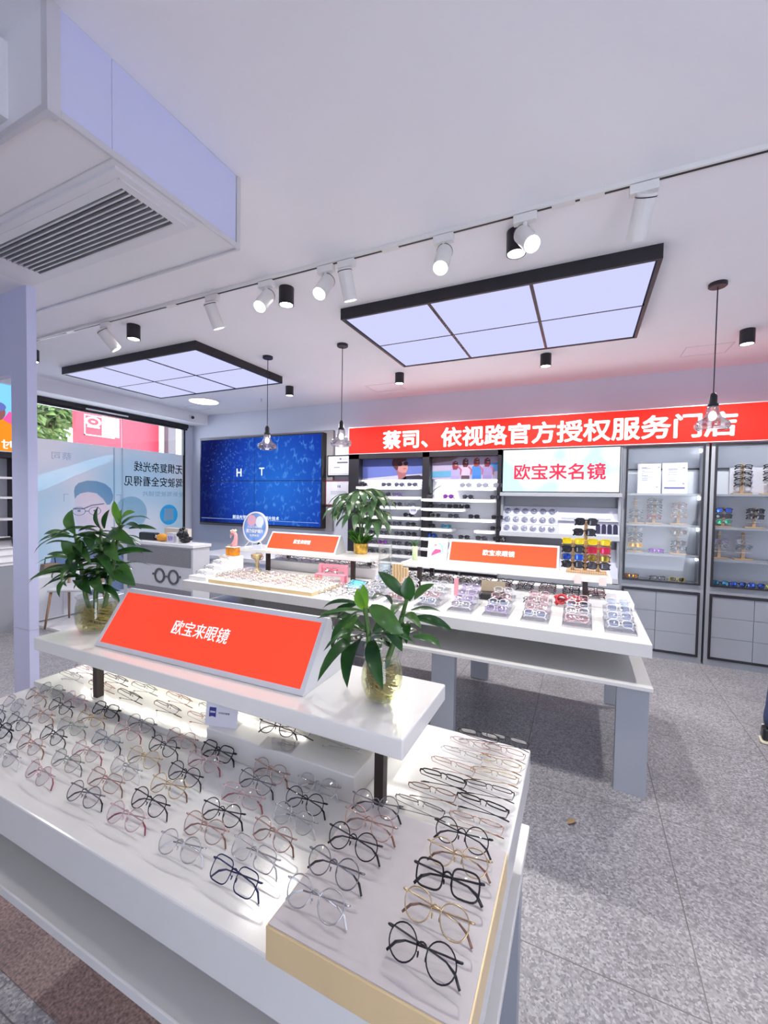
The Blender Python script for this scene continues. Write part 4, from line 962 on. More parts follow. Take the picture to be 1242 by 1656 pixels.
# ---- on the gilt tray
for c, X in enumerate((-.378, -.193)):
    cols = ('silver grey black rose grey', 'black gold black gold black')[c].split()
    for r, (Y, col) in enumerate(zip((.567, .631, .696, .75, .803), cols)):
        kind = ('panto', 'round', 'round', 'panto', 'round')[r] if c == 0 else ('round', 'panto', 'square', 'panto', 'round')[r]
        full_glasses(kind, col, 'folded', 42, (X + rg.uniform(-.006, .006), Y - .004, .9115), R(rg.uniform(-4, 4)),
                     '%s %s eyeglasses on the gold-edged tray, %s column, %s from the front' % (COLW[col], KW[kind], ('left', 'right')[c], nth(r)), 'eyeglasses on the gold-edged tray')
# ---- back of the front table, facing the far side
sk = ['rect', 'square', 'panto', 'cat']
stepcols = ['silver pink black grey', 'rose black green pink', 'black green black silver', 'grey rose gold black', 'pink silver rose gold', 'silver black brown green', 'grey rose silver brown', 'silver black pink grey', 'silver grey rose pink']
for c, X in enumerate((-1.75, -1.57, -1.40, -1.22, -1.06)):
    for r, Y in enumerate((.945, 1.005, 1.065, 1.125)):
        col = stepcols[c].split()[r]; kind = sk[(c + r) % 4]
        full_glasses(kind, col, 'folded', 42, (X + .012 * r * -1 + rg.uniform(-.006, .006), Y, .8735), R(180 + rg.uniform(-5, 5)),
                     '%s %s eyeglasses turned away on the low step, %s row, %s from left' % (COLW[col], KW[kind], nth(r), nth(c)), 'eyeglasses on the step boxes')
for c, X in enumerate((-.86, -.715, -.565)):
    for r, Y in enumerate((.965, 1.03, 1.095)):
        if (c, r) == (0, 0): continue
        col = stepcols[5 + c].split()[r]; kind = sk[(c * 2 + r) % 4]
        full_glasses(kind, col, 'folded', 42, (X, Y, .9205), R(180 + rg.uniform(-5, 5)),
                     '%s %s eyeglasses turned away on the taller step, %s row, %s from left' % (COLW[col], KW[kind], nth(r), nth(c)), 'eyeglasses on the step boxes')
# ---- right-hand end, two columns behind the tray
rc = ('grey brown black rose silver pink black silver', 'rose black black gold gold rose black')
for c, X0 in enumerate((-.325, -.195)):
    for r in range(7):
        Y = .905 + r * .06; col = rc[c].split()[r]; kind = ('rect', 'panto', 'square', 'rect')[(r + c) % 4]
        full_glasses(kind, col, 'folded', 42, (X0 + (r * .0095 if c == 0 else .002 * r), Y + (.03 if c else .02), .8505), R(180 + rg.uniform(-4, 4)),
                     '%s %s eyeglasses behind the gold-edged tray, %s column, %s from the tray' % (COLW[col], KW[kind], ('left', 'right')[c], nth(r) if r else 'nearest'), 'eyeglasses in two columns behind the tray')
# pair on the little clear stand on the taller step
t = thing('acrylic_stand', 'small clear stand lifting a black pair at the edge of the taller step', 'display stand', (-.732, .905, .9205), R(10))
MB().box(-.05, .05, -.02, .03, 0, .003).box(-.02, .02, .0, .003, .003, .022).build('stand', acrylic, t)
full_glasses('panto', 'black', 'folded', 42, (-.734, .902, .9440), R(8), 'black rounded eyeglasses raised on the small clear stand', 'eyeglasses on the step boxes')

# ---- tray on the long table: nine columns of six
pal = ['gold', 'rose', 'silver', 'pink', 'gold', 'rose', 'silver']
for c in range(8):
    for r in range(6):
        X = -2.38 - .45 + c * .128; Y = 2.70 + r * .064; col = pal[(c * 3 + r * 2) % 7]; kind = ('panto', 'rect', 'round')[(c + r) % 3]
        small_glasses(kind, col, 'folded', 42, (X, Y, .879), R(rg.uniform(-4, 4)), '%s %s eyeglasses on the wide gold-fronted tray, %s row, %s from left' % (COLW[col], KW[kind], nth(r), nth(c)), 'eyeglasses on the wide tray of the long table', rr=.0019)
for k in range(5):
    small_glasses('round', ('silver', 'grey', 'silver', 'gold', 'silver')[k], 'folded', 42, (-3.075, 2.70 + .09 * k, .8505 + .035 * (k + 1) + .0005), 0, '%s eyeglasses on the %s step of the white stair stand' % (COLW[('silver', 'grey', 'silver', 'gold', 'silver')[k]], ('lowest', 'second', 'third', 'fourth', 'top')[k]), 'eyeglasses on the stair stand') if k < 4 else None
# ---- clear stepped stands along the front of the long table
stand_me = None; clearcols = ['blue', 'crystal', 'pink', 'crystal', 'lilac', 'blue', 'crystal', 'pink']
tint = {'blue': clear('tint_lens_blue', (.72, .80, .98), .08), 'pink': clear('tint_lens_pink', (.95, .78, .82), .08), 'lilac': clear('tint_lens_lilac', (.84, .80, .97), .08), 'crystal': clear('tint_lens_clear', (.93, .94, .97), .08)}
sxs = [.22, -.01, -.25, -.49, -.725, -.965, -1.2, -1.44]
nm8 = ['rightmost', 'second', 'third', 'fourth', 'fifth', 'sixth', 'seventh', 'eighth']
for c, X in enumerate(sxs):
    lab = 'clear stepped acrylic stand of eyeglasses, %s, front edge of long table' % ('rightmost' if c == 0 else nm8[c] + ' from the right')
    if stand_me is None:
        g = MB()
        for k in range(4):
            y = k * .095; z = .012 + k * .022
            g.box(-.082, .082, y, y + .09, z - .003, z)
            g.box(-.082, .082, y, y + .003, 0, z - .003)
            for s in (-.082, .079): g.box(s, s + .003, y + .003, y + .09, 0, z - .003)
        st = g.build('acrylic_stand', acrylic); stand_me = st
    else:
        st = stand_me.copy(); COL.objects.link(st)
    st.location = (X, 2.735, .8505); tag(st, lab, 'display stand', 'clear stepped stands on the long table')
    for k in range(4):
        cc = clearcols[(c + (0 if c % 2 == 0 else 2 * k)) % 8] if k else ('blue', 'pink', 'blue', 'lilac', 'crystal', 'blue', 'pink', 'crystal')[c]
        fc = {'blue': 'crystal', 'crystal': 'crystal', 'pink': 'pink', 'lilac': 'lilac'}[cc]
        small_glasses('square', fc, 'folded', 42, (X, 2.735 + k * .095 + .04, .8505 + .012 + k * .022 + .0005), R(rg.uniform(-3, 3)), 'clear %s tinted eyeglasses, %s step of the %s acrylic stand' % (cc if cc != 'crystal' else 'barely', ('lowest', 'second', 'third', 'top')[k], 'rightmost' if c == 0 else nm8[c] + ' from right'), 'eyeglasses on the clear stepped stands', lm=tint[cc], size=1.12, rr=.0022)
# flat pairs lying between the stands and the tray
for c in range(2):
    for r in range(5):
        X = -1.76 + c * .155; Y = 2.70 + r * .085; col = ('blue', 'grey', 'silver', 'navy', 'silver')[(r + 2 * c) % 5]
        small_glasses('round', col, 'folded', 42, (X, Y, .8505), R(rg.uniform(-6, 6)), '%s round eyeglasses right of the wide gold-fronted tray, %s column, %s row' % (COLW[col], ('left', 'right')[c], nth(r)), 'eyeglasses lying beside the wide tray')
# dark pairs on the back platforms
for c in range(11):
    for r in range(4):
        X = -1.57 + c * .168; Y = 3.40 + r * .068
        if X > .25 and r > 2: continue
        col = ('black', 'black', 'grey', 'navy', 'black', 'wine', 'black')[(c * 2 + r * 3) % 7]; kind = ('square', 'cat', 'round')[(c + r) % 3]
        if c in (9, 10) and r < 3: col = ('navy', 'wine')[c - 9] if r else 'black'
        small_glasses(kind, col, 'folded', 40, (X, Y, .9005), R(rg.uniform(-6, 6)), '%s %s eyeglasses on the long back platform, %s row, %s from left' % (COLW[col], KW[kind], nth(r), nth(c)), 'dark eyeglasses on the back platform', rr=.0019)
for c in range(7):
    for r in range(3):
        X = -2.88 + c * .17; Y = 3.55 + r * .085; col = ('pink', 'black', 'wine', 'black', 'grey')[(c + 2 * r) % 5]
        small_glasses('square', col, 'folded', 40, (X, Y, .9405), R(rg.uniform(-6, 6)), '%s square eyeglasses on the back left platform, %s row, %s from left' % (COLW[col], nth(r), nth(c)), 'eyeglasses on the back left platform', rr=.0017)

# ================================================================== sunglasses on the wall shelves
dk = clear('dark_lens', (.05, .05, .06), .05, .03, .85, (.012, .012, .016)); gy = clear('grey_lens', (.16, .16, .19), .05, .03, .70, (.06, .06, .085)); pl = clear('pale_lens', (.45, .45, .52), .05, .03, .5, (.25, .25, .32))
bl = mat('mirror_blue', (.06, .16, .75), .12, .85, var=.1); cy = mat('mirror_cyan', (.10, .45, .65), .12, .8, var=.15); gn = mat('mirror_green', (.05, .50, .22), .12, .8, var=.15); og = mat('mirror_orange', (.80, .28, .03), .12, .7, var=.3)
yl = mat('lens_yellow', (.80, .62, .02), .12, .1, var=.06); pu = mat('mirror_purple', (.30, .08, .55), .12, .6, var=.08); bn = clear('brown_lens', (.30, .15, .04), .10, .03, .6, (.16, .07, .015)); rd = mat('mirror_red', (.80, .05, .12), .12, .6, var=.12)
rb = mat('mirror_rainbow', (.55, .42, .08), .10, .8, var=.6, scale=40)
def sun(kind, color, lm, loc, label, group, rz=0, size=1.16, rr=.0022, wrap=.006, pose='folded'):
    return small_glasses(kind, color, pose, 4, loc, rz, label, group, 'sunglasses', 'sunglasses', lm, size, rr, wrap)
def px1(c): return -2.781 + (570 + c / 8.715 - 578) * .00894
rows1 = [((120, 'dk'), (470, 'gy'), (650, 'nv'), (830, 'gy')), ((90, 'dk'), (280, 'dk'), (460, 'gy'), (620, 'vi')), ((280, 'dk'), (425, 'gy'), (625, 'gy'), (800, 'pl')), ((110, 'gy'), (290, 'dk'), (455, 'gy'), (785, 'dk')),
         ((130, 'dk'), (300, 'gy'), (470, 'gy'), (630, 'gy'), (820, 'dk')), ((120, 'gy'), (290, 'dk'), (445, 'gy'), (665, 'gy'), (830, 'dk')), ((120, 'dk'), (280, 'gy'), (430, 'pu'), (630, 'gy'), (810, 'dk')), ((90, 'gy'), (240, 'dk'), (410, 'dk'), (620, 'gy'), (810, 'dk'))]
zs1 = (1.761, 1.633, 1.504, 1.368, 1.248, 1.119, .99, .869)
LK = dict(dk=(dk, 'black', 'dark'), gy=(gy, 'black', 'grey'), pl=(pl, 'grey', 'pale grey'), nv=(gy, 'navy', 'navy framed'), vi=(pl, 'violet', 'violet framed'), pu=(pu, 'wine', 'purple'), gn=(dk, 'green', 'green framed'), cy=(cy, 'blue', 'cyan mirrored'), bl=(bl, 'navy', 'blue mirrored'))
for r, row in enumerate(rows1):
    for k, (c, q) in enumerate(row):
        lm, col, w = LK[q]
        sun(('panto', 'square', 'aviator', 'cat')[(r + k) % 4], col, lm, (px1(c), 5.10, zs1[r] + .0005), '%s sunglasses on the %s shelf of the left bay, %s from left' % (w, ('top', 'second', 'third', 'fourth', 'fifth', 'sixth', 'seventh', 'bottom')[r], nth(k)), 'sunglasses in the left bay', R(rg.uniform(-8, 8)))
def px2(c): return -1.845 + (c - 20) / 8.871 * .00894
rows2 = [(1.755, ((560, 'pl'), (760, 'pl'), (965, 'pl'))), (1.612, ((345, 'pu'), (590, 'gy'), (920, 'gy'))), (1.493, ((95, 'dk'), (240, 'gy'), (405, 'dk'), (550, 'dk'))), (1.373, ((185, 'gn'), (415, 'gy'), (670, 'dk'), (945, 'dk'))),
         (1.24, ((115, 'dk'), (325, 'cy'), (935, 'dk'))), (1.116, ((140, 'bl'), (345, 'gy'), (555, 'dk'), (765, 'gy'), (975, 'dk')))]
for r, (z, row) in enumerate(rows2):
    for k, (c, q) in enumerate(row):
        lm, col, w = LK[q]
        sun(('aviator', 'panto', 'square', 'square', 'square', 'square')[r], col, lm, (px2(c), 5.10, z + .0005), '%s sunglasses on the %s shelf of the right bay, %s from left' % (w, ('top', 'second', 'third', 'fourth', 'fifth', 'sixth')[r], nth(k)), 'sunglasses in the right bay', R(rg.uniform(-8, 8)), 1.22 if q == 'pu' else 1.16)

# ================================================================== stands with glasses in the glazed cabinets
def peg_stand(x, y, z, h, label, levels, group='wooden glasses stands in the cabinets', m=pine, cap=True):
    t = thing('glasses_stand', label, 'glasses stand', (x, y, z), 0, group)
    MB().box(-.012, .012, -.012, .012, .012, h).build('post', m, t)
    MB().box(-.075, .075, -.04, .04, 0, .012).build('base', m, t, bevel=.002)
    g = MB()
    for k in range(levels): g.tube([(-.06, -.018, h - .03 - k * .056), (.06, -.018, h - .03 - k * .056)], .0028, 6).box(-.004, .004, -.018, -.012, h - .034 - k * .056, h - .026 - k * .056)
    g.build('pegs', lampw, t); return t
def on_stand(x, y, z, h, items, where):
    for k, it in enumerate(items):
        if not it: continue
        kind, col, lm, w, nm = it
        zz = z + h - .03 - k * .056 - .030
        small_glasses(kind, col, 'open' if False else 'folded', 4, (x, y - .045, zz), R(rg.uniform(-4, 4)), '%s, %s on %s' % (w, ('topmost', 'second down', 'third down', 'fourth down')[k], where), 'glasses on the cabinet stands', nm, nm, lm, 1.12, .0030)
E_ = 'eyeglasses'; U_ = 'sunglasses'
def eg(c, k='round'): return (k, c, lens, '%s %s eyeglasses' % (COLW[c], KW[k]), E_)
def sg(k, c, lm, w): return (k, c, lm, w + ' sunglasses', U_)
yc = 5.27
for (x, z, h, items, where) in [
    (.523, 1.3825, .275, (None, None, eg('blue'), eg('grey')), 'left stand of the second cabinet shelf'),
    (.688, 1.3825, .275, (eg('grey', 'rect'), eg('black', 'rect'), eg('grey', 'panto'), eg('wine', 'panto')), 'middle stand of the second cabinet shelf'),
    (.905, 1.3825, .235, (eg('pink', 'panto'), eg('silver', 'panto'), eg('rose', 'rect')), 'right stand of the second cabinet shelf'),
    (.523, 1.0755, .275, (eg('crystal', 'rect'), eg('grey', 'panto'), eg('brown', 'panto'), sg('square', 'yellow', og, 'orange and yellow sports')), 'left stand of the third cabinet shelf'),
    (.912, 1.0755, .265, (sg('aviator', 'gold', bn, 'brown aviator'), None, sg('round', 'black', dk, 'round dark'), eg('black', 'square')), 'right stand of the third cabinet shelf'),
    (1.415, 1.7015, .30, (eg('black', 'rect'), eg('black', 'rect'), eg('black', 'panto'), eg('black', 'rect')), 'stand by the white box, last cabinet'),
    (1.635, 1.7015, .30, (eg('black', 'rect'), eg('grey', 'rect'), eg('black', 'panto'), None), 'rightmost top stand, last cabinet'),
    (1.275, 1.3735, .20, (sg('square', 'navy', bl, 'blue mirrored'), sg('square', 'black', dk, 'dark red-black'), sg('panto', 'green', gn, 'green mirrored')), 'left second-shelf stand, last cabinet'),
    (1.52, 1.3735, .20, (sg('square', 'black', dk, 'dark chunky'), sg('square', 'black', dk, 'dark chunky'), None), 'right second-shelf stand, last cabinet'),
    (1.255, 1.0575, .27, (None, eg('lilac', 'panto'), eg('silver'), None), 'left third-shelf stand, last cabinet'),
    (1.445, 1.0575, .27, (None, eg('crystal', 'panto'), eg('blue'), None), 'right third-shelf stand, last cabinet')]:
    peg_stand(x, yc, z, h, 'pine stand with pegs: ' + where.replace('stand', 'one'), len(items)); on_stand(x, yc, z, h, items, where)
for x, z, k, c, lm, w in [(.495, .7895, 'square', 'black', og, 'orange and black wraparound sports sunglasses at left, cabinet floor'), (.735, .7895, 'rect', 'black', pl, 'black and white sports sunglasses in the middle of the cabinet floor'), (.905, .7895, 'square', 'yellow', dk, 'lime and black sports sunglasses at right, cabinet floor'),
    (.715, 1.0755, 'rect', 'violet', pu, 'violet sports sunglasses between two stands on the third cabinet shelf'), (1.262, .7895, 'square', 'navy', cy, 'blue mirrored sports sunglasses at the left floor of the last cabinet'),
    (1.405, .7895, 'square', 'navy', bl, 'white and blue mirrored sports sunglasses, second on the last cabinet floor'), (1.545, .7895, 'square', 'black', bl, 'deep blue sports sunglasses, third on the last cabinet floor'), (1.69, .7895, 'square', 'yellow', gn, 'green and yellow sports sunglasses, rightmost on the last cabinet floor')]:
    sun(k, c, lm, (x, 5.20, z), w, 'sports sunglasses lying in the cabinets', R(rg.uniform(-12, 12)), 1.15, .0025, .014)

# ---- pine stand of sports sunglasses on the right riser
SX, SY, SZ = .03, 3.60, 1.0605
t = thing('glasses_stand', 'pine stand with three posts of bright sports sunglasses on the right riser', 'glasses stand', (SX, SY, SZ))
MB().box(-.13, .15, -.075, .055, 0, .016).build('base', pine, t, bevel=.003)
for X, h, y in ((0, .40, .01), (-.085, .245, -.03), (.09, .25, -.03)): MB().box(X - .013, X + .013, y - .011, y + .011, .016, h).build('post', pine, t)
g = MB()
for X, z, y in ((-.085, .225, -.041), (-.085, .165, -.041), (-.085, .105, -.041), (-.085, .05, -.041), (.09, .225, -.041), (.09, .165, -.041), (.09, .105, -.041), (.09, .05, -.041), (0, .385, -.001), (0, .31, -.001)): g.tube([(X - .05, y, z), (X + .05, y, z)], .003, 6)
g.build('pegs', pine, t)
for dx, dz, y, k, c, lm, w in [(.0, .355, -.035, 'square', 'black', dk, 'large dark sunglasses topmost on the tall post'), (-.01, .275, -.035, 'square', 'black', dk, 'dark sunglasses second on the tall post'),
    (-.085, .205, -.075, 'rect', 'yellow', yl, 'yellow sports sunglasses at the top left post'), (.09, .205, -.075, 'rect', 'yellow', yl, 'yellow sports sunglasses at the top right post'),
    (-.085, .145, -.075, 'square', 'black', dk, 'chunky black sunglasses on the left post'), (.09, .145, -.075, 'square', 'red', rd, 'red mirrored mask sunglasses on the right post'),
    (-.085, .085, -.075, 'square', 'grey', bl, 'blue mirrored sunglasses on the left post'), (.09, .085, -.075, 'square', 'brown', rb, 'rainbow mirrored sunglasses on the right post'),
    (-.085, .028, -.075, 'square', 'black', dk, 'dark smoked sunglasses lowest on the left post'), (.09, .028, -.075, 'square', 'black', gy, 'grey smoked sunglasses lowest on the right post')]:
    sun(k, c, lm, (SX + dx, SY + y, SZ + dz), w + ' of the riser stand', 'sports sunglasses on the riser stand', 0, 1.32, .0028, .016)
for X, nm in ((-.045, 'left'), (.115, 'right')):
    tag(bx('price_card', mat('price_card', (.85, .70, .66), .6), SX + X - .024, SX + X + .024, 3.334, 3.337, 1.012, 1.075), 'small pale price card on the right riser edge, %s one under the sunglasses stand' % nm, 'price card', 'price cards on the riser edge')

# ================================================================== plants in glass jars on the front riser
def jar(loc, r, h, label, lvl, straight=False):
    t = thing('glass_jar', label, 'jar', loc, 0, 'round glass jars of the front riser plants')
    po = [(0, 0), (r * .62, 0), (r * .80, h * .08), (r * .97, h * .30), (r, h * .42), (r * .93, h * .66), (r * .78, h * .86), (r * .76, h * .91), (r * .86, h), (r * .84, h)]
    pi = [(r * .74, h * .91), (r * .76, h * .86), (r * .91, h * .66), (r * .975, h * .42), (r * .945, h * .30), (r * .77, h * .09), (r * .60, h * .03), (0, h * .03)]
    if straight:
        po = [(0, 0), (r * .74, 0), (r * .86, h * .06), (r * .98, h * .28), (r, h * .45), (r * .97, h * .70), (r * .90, h * .88), (r * .90, h * .93), (r * .98, h), (r * .96, h)]
        pi = [(r * .88, h * .93), (r * .88, h * .88), (r * .95, h * .70), (r * .975, h * .45), (r * .955, h * .28), (r * .83, h * .07), (r * .70, h * .03), (0, h * .03)]
    MB().lathe(po + pi, 36).build('glass', glassv, t, True)
    pw = [(0, h * .035), (r * .595, h * .035), (r * .755, h * .095), (r * .93, h * .30), (r * .955, h * .42)]
    pw += [(r * .955 - .0, lvl * h), (0, lvl * h)] if lvl < .5 else [(r * .90, h * .66), (r * .90, lvl * h), (0, lvl * h)]
    if straight: pw = [(0, h * .035), (r * .69, h * .035), (r * .82, h * .08), (r * .94, h * .28), (r * .96, h * .45), (r * .94, lvl * h), (0, lvl * h)]
    MB().lathe(pw, 32).build('water', water, t, True)
    return t
def dracaena(loc, label, stems, leaves, young, rj, hj, rseed, fill=0):
    t = thing('dracaena_plant', label, 'plant', loc, 0, 'green plants in glass jars')
    r = random.Random(rseed); foot = []
    for s in stems:
        a, b = Vector(s[:3]), Vector(s[3:6])
        z0 = .02; d = (b - a) / (b.z - a.z); p0 = a + d * (z0 - a.z); p0.x *= .5; p0.y *= .5
        MB().tube([p0, a.lerp(p0, .4), a, a.lerp(b, .5) + Vector((.004, 0, 0)), b], [.008, .009, .009, .008, .006], 8).build('stem', stemm, t, True); foot.append(p0)
    g = MB()
    for k in range(230):
        p = foot[k % len(foot)] + Vector((0, 0, r.uniform(.005, .035))); a = r.uniform(0, 2 * PI); q = r.uniform(.45, .86) * rj
        z1 = r.uniform(.015, .10)
        k2 = .62 + .38 * min(1, z1 / (hj * .3)); q *= k2
        g.tube([p, p.lerp(Vector((q * math.cos(a), q * math.sin(a), z1)), .5) + Vector((0, 0, r.uniform(-.008, .02))), (q * math.cos(a), q * math.sin(a), z1), (q * math.cos(a + .7), q * math.sin(a + .7), max(.012, z1 - .012))], .0018 if rj > .06 else .0014, 3)
    g.build('roots', rootm, t, recalc=False)['kind'] = 'stuff'
    for i, L in enumerate(leaves):
        b, tip, w = L[:3], L[3:6], L[6]
        m = leafy if i in young else leafm if i % 3 == 0 else leafd
        drop = tip[2] < b[2] - .02
        MB().leaf(b, tip, w * 1.05, .55 if drop else .25, (r.uniform(-.3, .3), -.75, .75), 8).build('leaf', m, t, True, recalc=False)
    for i in range(fill):
        sA = stems[i % len(stems)]; a, b2 = Vector(sA[:3]), Vector(sA[3:6]); p = a.lerp(b2, r.uniform(.12, .95)); an = r.uniform(0, 2 * PI); L = r.uniform(.10, .19)
        MB().leaf(p, p + Vector((math.cos(an) * L, math.sin(an) * L, r.uniform(-.07, .04))), r.uniform(.022, .044), .5, (0, -.3, 1), 8).build('leaf', leafm if i % 3 == 0 else leafd, t, True, recalc=False)
    return t
def up(Ls, dz=.065): return [(a, b, c + dz, d, e, f + dz, w) for a, b, c, d, e, f, w in Ls]
LR = up([(-0.051, -0.017, 0.184, -0.072, -0.025, 0.242, 0.029), (-0.046, -0.015, 0.189, -0.059, -0.008, 0.254, 0.029), (-0.058, -0.02, 0.199, -0.185, -0.026, 0.172, 0.014), (-0.057, -0.02, 0.182, -0.144, -0.117, 0.179, 0.013), (-0.071, -0.026, 0.199, -0.159, -0.005, 0.102, 0.038), (-0.07, -0.027, 0.174, -0.114, -0.084, 0.069, 0.029), (-0.061, -0.023, 0.17, -0.063, -0.093, 0.09, 0.034), (-0.049, -0.019, 0.117, -0.034, -0.137, 0.01, 0.046), (-0.029, -0.01, 0.098, 0.054, -0.107, 0.012, 0.041), (-0.036, -0.01, 0.194, 0.084, -0.034, 0.123, 0.048), (-0.032, -0.008, 0.214, -0.011, 0.089, 0.175, 0.029), (-0.018, -0.002, 0.171, 0.058, 0.008, 0.073, 0.036), (-0.025, -0.008, 0.118, -0.002, 0.059, 0.123, 0.043), (0.041, 0.049, 0.22, -0.036, 0.037, 0.286, 0.034), (0.054, 0.055, 0.206, 0.055, 0.057, 0.279, 0.041), (0.07, 0.062, 0.211, 0.137, 0.04, 0.266, 0.029), (0.062, 0.057, 0.179, 0.127, 0.143, 0.162, 0.017), (0.067, 0.059, 0.157, 0.179, 0.089, 0.126, 0.028), (0.044, 0.05, 0.201, 0.048, -0.038, 0.183, 0.038), (0.054, 0.053, 0.147, 0.079, -0.014, 0.105, 0.029), (0.055, 0.052, 0.113, 0.07, 0.124, 0.079, 0.024), (0.068, 0.058, 0.103, 0.136, 0.121, 0.06, 0.025), (0.019, 0.013, 0.118, -0.023, 0.047, 0.082, 0.019), (-0.081, -0.034, 0.102, -0.172, -0.001, 0.073, 0.019), (-0.049, -0.018, 0.136, -0.161, 0.025, 0.041, 0.026)])
SR = [(-0.034, -0.014, 0.115, -0.049, -0.016, 0.254), (0.008, 0.027, 0.109, 0.05, 0.053, 0.276)]
LL = up([(-0.095, -0.033, 0.332, -0.086, -0.048, 0.434, 0.062), (0.003, 0.014, 0.355, -0.01, 0.011, 0.449, 0.047), (0.016, 0.02, 0.356, 0.003, 0.049, 0.435, 0.03), (0.074, 0.048, 0.378, 0.028, 0.052, 0.472, 0.029), (0.074, 0.048, 0.386, 0.157, 0.056, 0.428, 0.044), (0.108, 0.063, 0.357, 0.185, 0.133, 0.353, 0.028), (-0.115, -0.043, 0.331, -0.271, -0.061, 0.321, 0.025), (-0.095, -0.034, 0.317, -0.2, -0.117, 0.293, 0.02), (-0.011, 0.007, 0.362, -0.029, -0.057, 0.347, 0.025), (-0.08, -0.029, 0.238, -0.091, -0.087, 0.307, 0.054), (-0.086, -0.032, 0.23, -0.267, -0.051, 0.234, 0.023), (-0.009, 0.006, 0.304, -0.034, -0.06, 0.33, 0.029), (0.029, 0.025, 0.334, 0.193, 0.035, 0.293, 0.052), (0.051, 0.033, 0.255, 0.184, 0.118, 0.258, 0.03), (0.045, 0.029, 0.233, 0.104, 0.135, 0.247, 0.029), (0.073, 0.041, 0.197, 0.198, 0.031, 0.131, 0.067), (0.012, 0.014, 0.254, 0.032, -0.065, 0.243, 0.036), (-0.032, -0.009, 0.181, 0.012, -0.067, 0.123, 0.051), (-0.005, 0.003, 0.152, 0.115, -0.042, 0.101, 0.044), (-0.072, -0.027, 0.194, -0.232, -0.049, 0.131, 0.029), (-0.023, 0.001, 0.34, 0.073, -0.056, 0.266, 0.044), (0.05, 0.034, 0.305, 0.168, -0.013, 0.233, 0.054), (-0.067, -0.023, 0.252, -0.004, -0.084, 0.173, 0.058), (0.034, 0.022, 0.182, 0.04, 0.077, 0.084, 0.044), (0.075, 0.048, 0.364, 0.03, 0.084, 0.435, 0.033), (0.044, 0.031, 0.298, 0.054, 0.114, 0.322, 0.036), (-0.081, -0.028, 0.303, -0.004, -0.038, 0.23, 0.044),
         (-0.109, -0.046, 0.153, -0.111, -0.083, 0.072, 0.031), (-0.052, -0.02, 0.145, 0.059, -0.057, 0.099, 0.046), (0.052, 0.03, 0.172, 0.197, 0.031, 0.135, 0.035), (0.056, 0.032, 0.148, -0.009, 0.043, 0.084, 0.025), (-0.0, 0.006, 0.163, 0.07, -0.029, 0.127, 0.029), (-0.083, -0.033, 0.162, -0.185, -0.017, 0.098, 0.025), (-0.023, -0.005, 0.171, 0.019, -0.064, 0.124, 0.029)])
SL = [(-0.045, -0.022, 0.143, -0.095, -0.033, 0.397), (-0.008, -0.003, 0.144, 0.003, 0.014, 0.42), (0.035, 0.018, 0.145, 0.074, 0.048, 0.443)]
jar((-.501, 1.071, 1.0355), .060, .135, 'round glass jar of roots at the right end of the front riser', .62)
dracaena((-.501, 1.071, 1.0355), 'two-stemmed leafy green plant in the right jar on the front riser', SR, LR, (0, 1), .056, .135, 1, 10)
jar((-1.814, 1.073, 1.0355), .080, .145, 'round glass jar of greenish water and roots left of the large red wedge sign', .70, True)
dracaena((-1.814, 1.073, 1.0355), 'bushy three-stemmed green plant in the left jar, beside the red wedge sign', SL, LL, (3, 4, 24), .076, .145, 2, 58)

# ================================================================== things on the long table
# round sign
t = thing('round_sign', 'round blue and white sign on white wire legs at the end of the left riser', 'sign', (-3.13, 3.46, 1.0605))
Mr = Matrix.Translation((0, 0, .215)) @ Matrix.Rotation(R(84), 4, 'X')
MB().lathe([(0, -.006), (.155, -.006), (.155, .006), (0, .006)], 48, M=Mr).build('disc', mat('sign_skyblue', (.20, .36, .78), .3, var=.35, scale=8), t)
MB().lathe([(.150, -.009), (.166, -.009), (.166, .009), (.150, .009), (.150, -.009)], 48, M=Mr).build('rim', lampw, t)
for s in (-1, 1):
    MB().tube([(s * .07, 0, .07), (s * .12, -.03, .004), (s * .09, .06, .004), (s * .04, 0, .07)], .004, 6).build('leg', lampw, t)
fd = Mr.to_3x3() @ Vector((0, 0, 1)); ux = Vector((1, 0, 0)); uz = Mr.to_3x3() @ Vector((0, 1, 0)); c0 = Vector((0, 0, .215)) + fd * .0065
MB().prism(disc2(-.05, .07, .06, .06, 18), c0, ux, uz, fd * .001).build('pink_patch', mat('sign_pink', (.75, .42, .55), .4), t)
MB().prism(disc2(.06, .06, .055, .06, 18), c0, ux, uz, fd * .001).build('white_patch', mat('sign_cloud', (.75, .82, .92), .4), t)
text('lettering', '儿童近视防控', .20, .022, c0 - ux * .10 - uz * .008, ux, uz, textp, t, .0015, .01)
text('lettering', '视力保护镜片', .23, .04, c0 - ux * .115 - uz * .06, ux, uz, textp, t, .0015, .03)
text('lettering', '免费体验', .13, .025, c0 - ux * .065 - uz * .10, ux, uz, textp, t, .0015, .01)
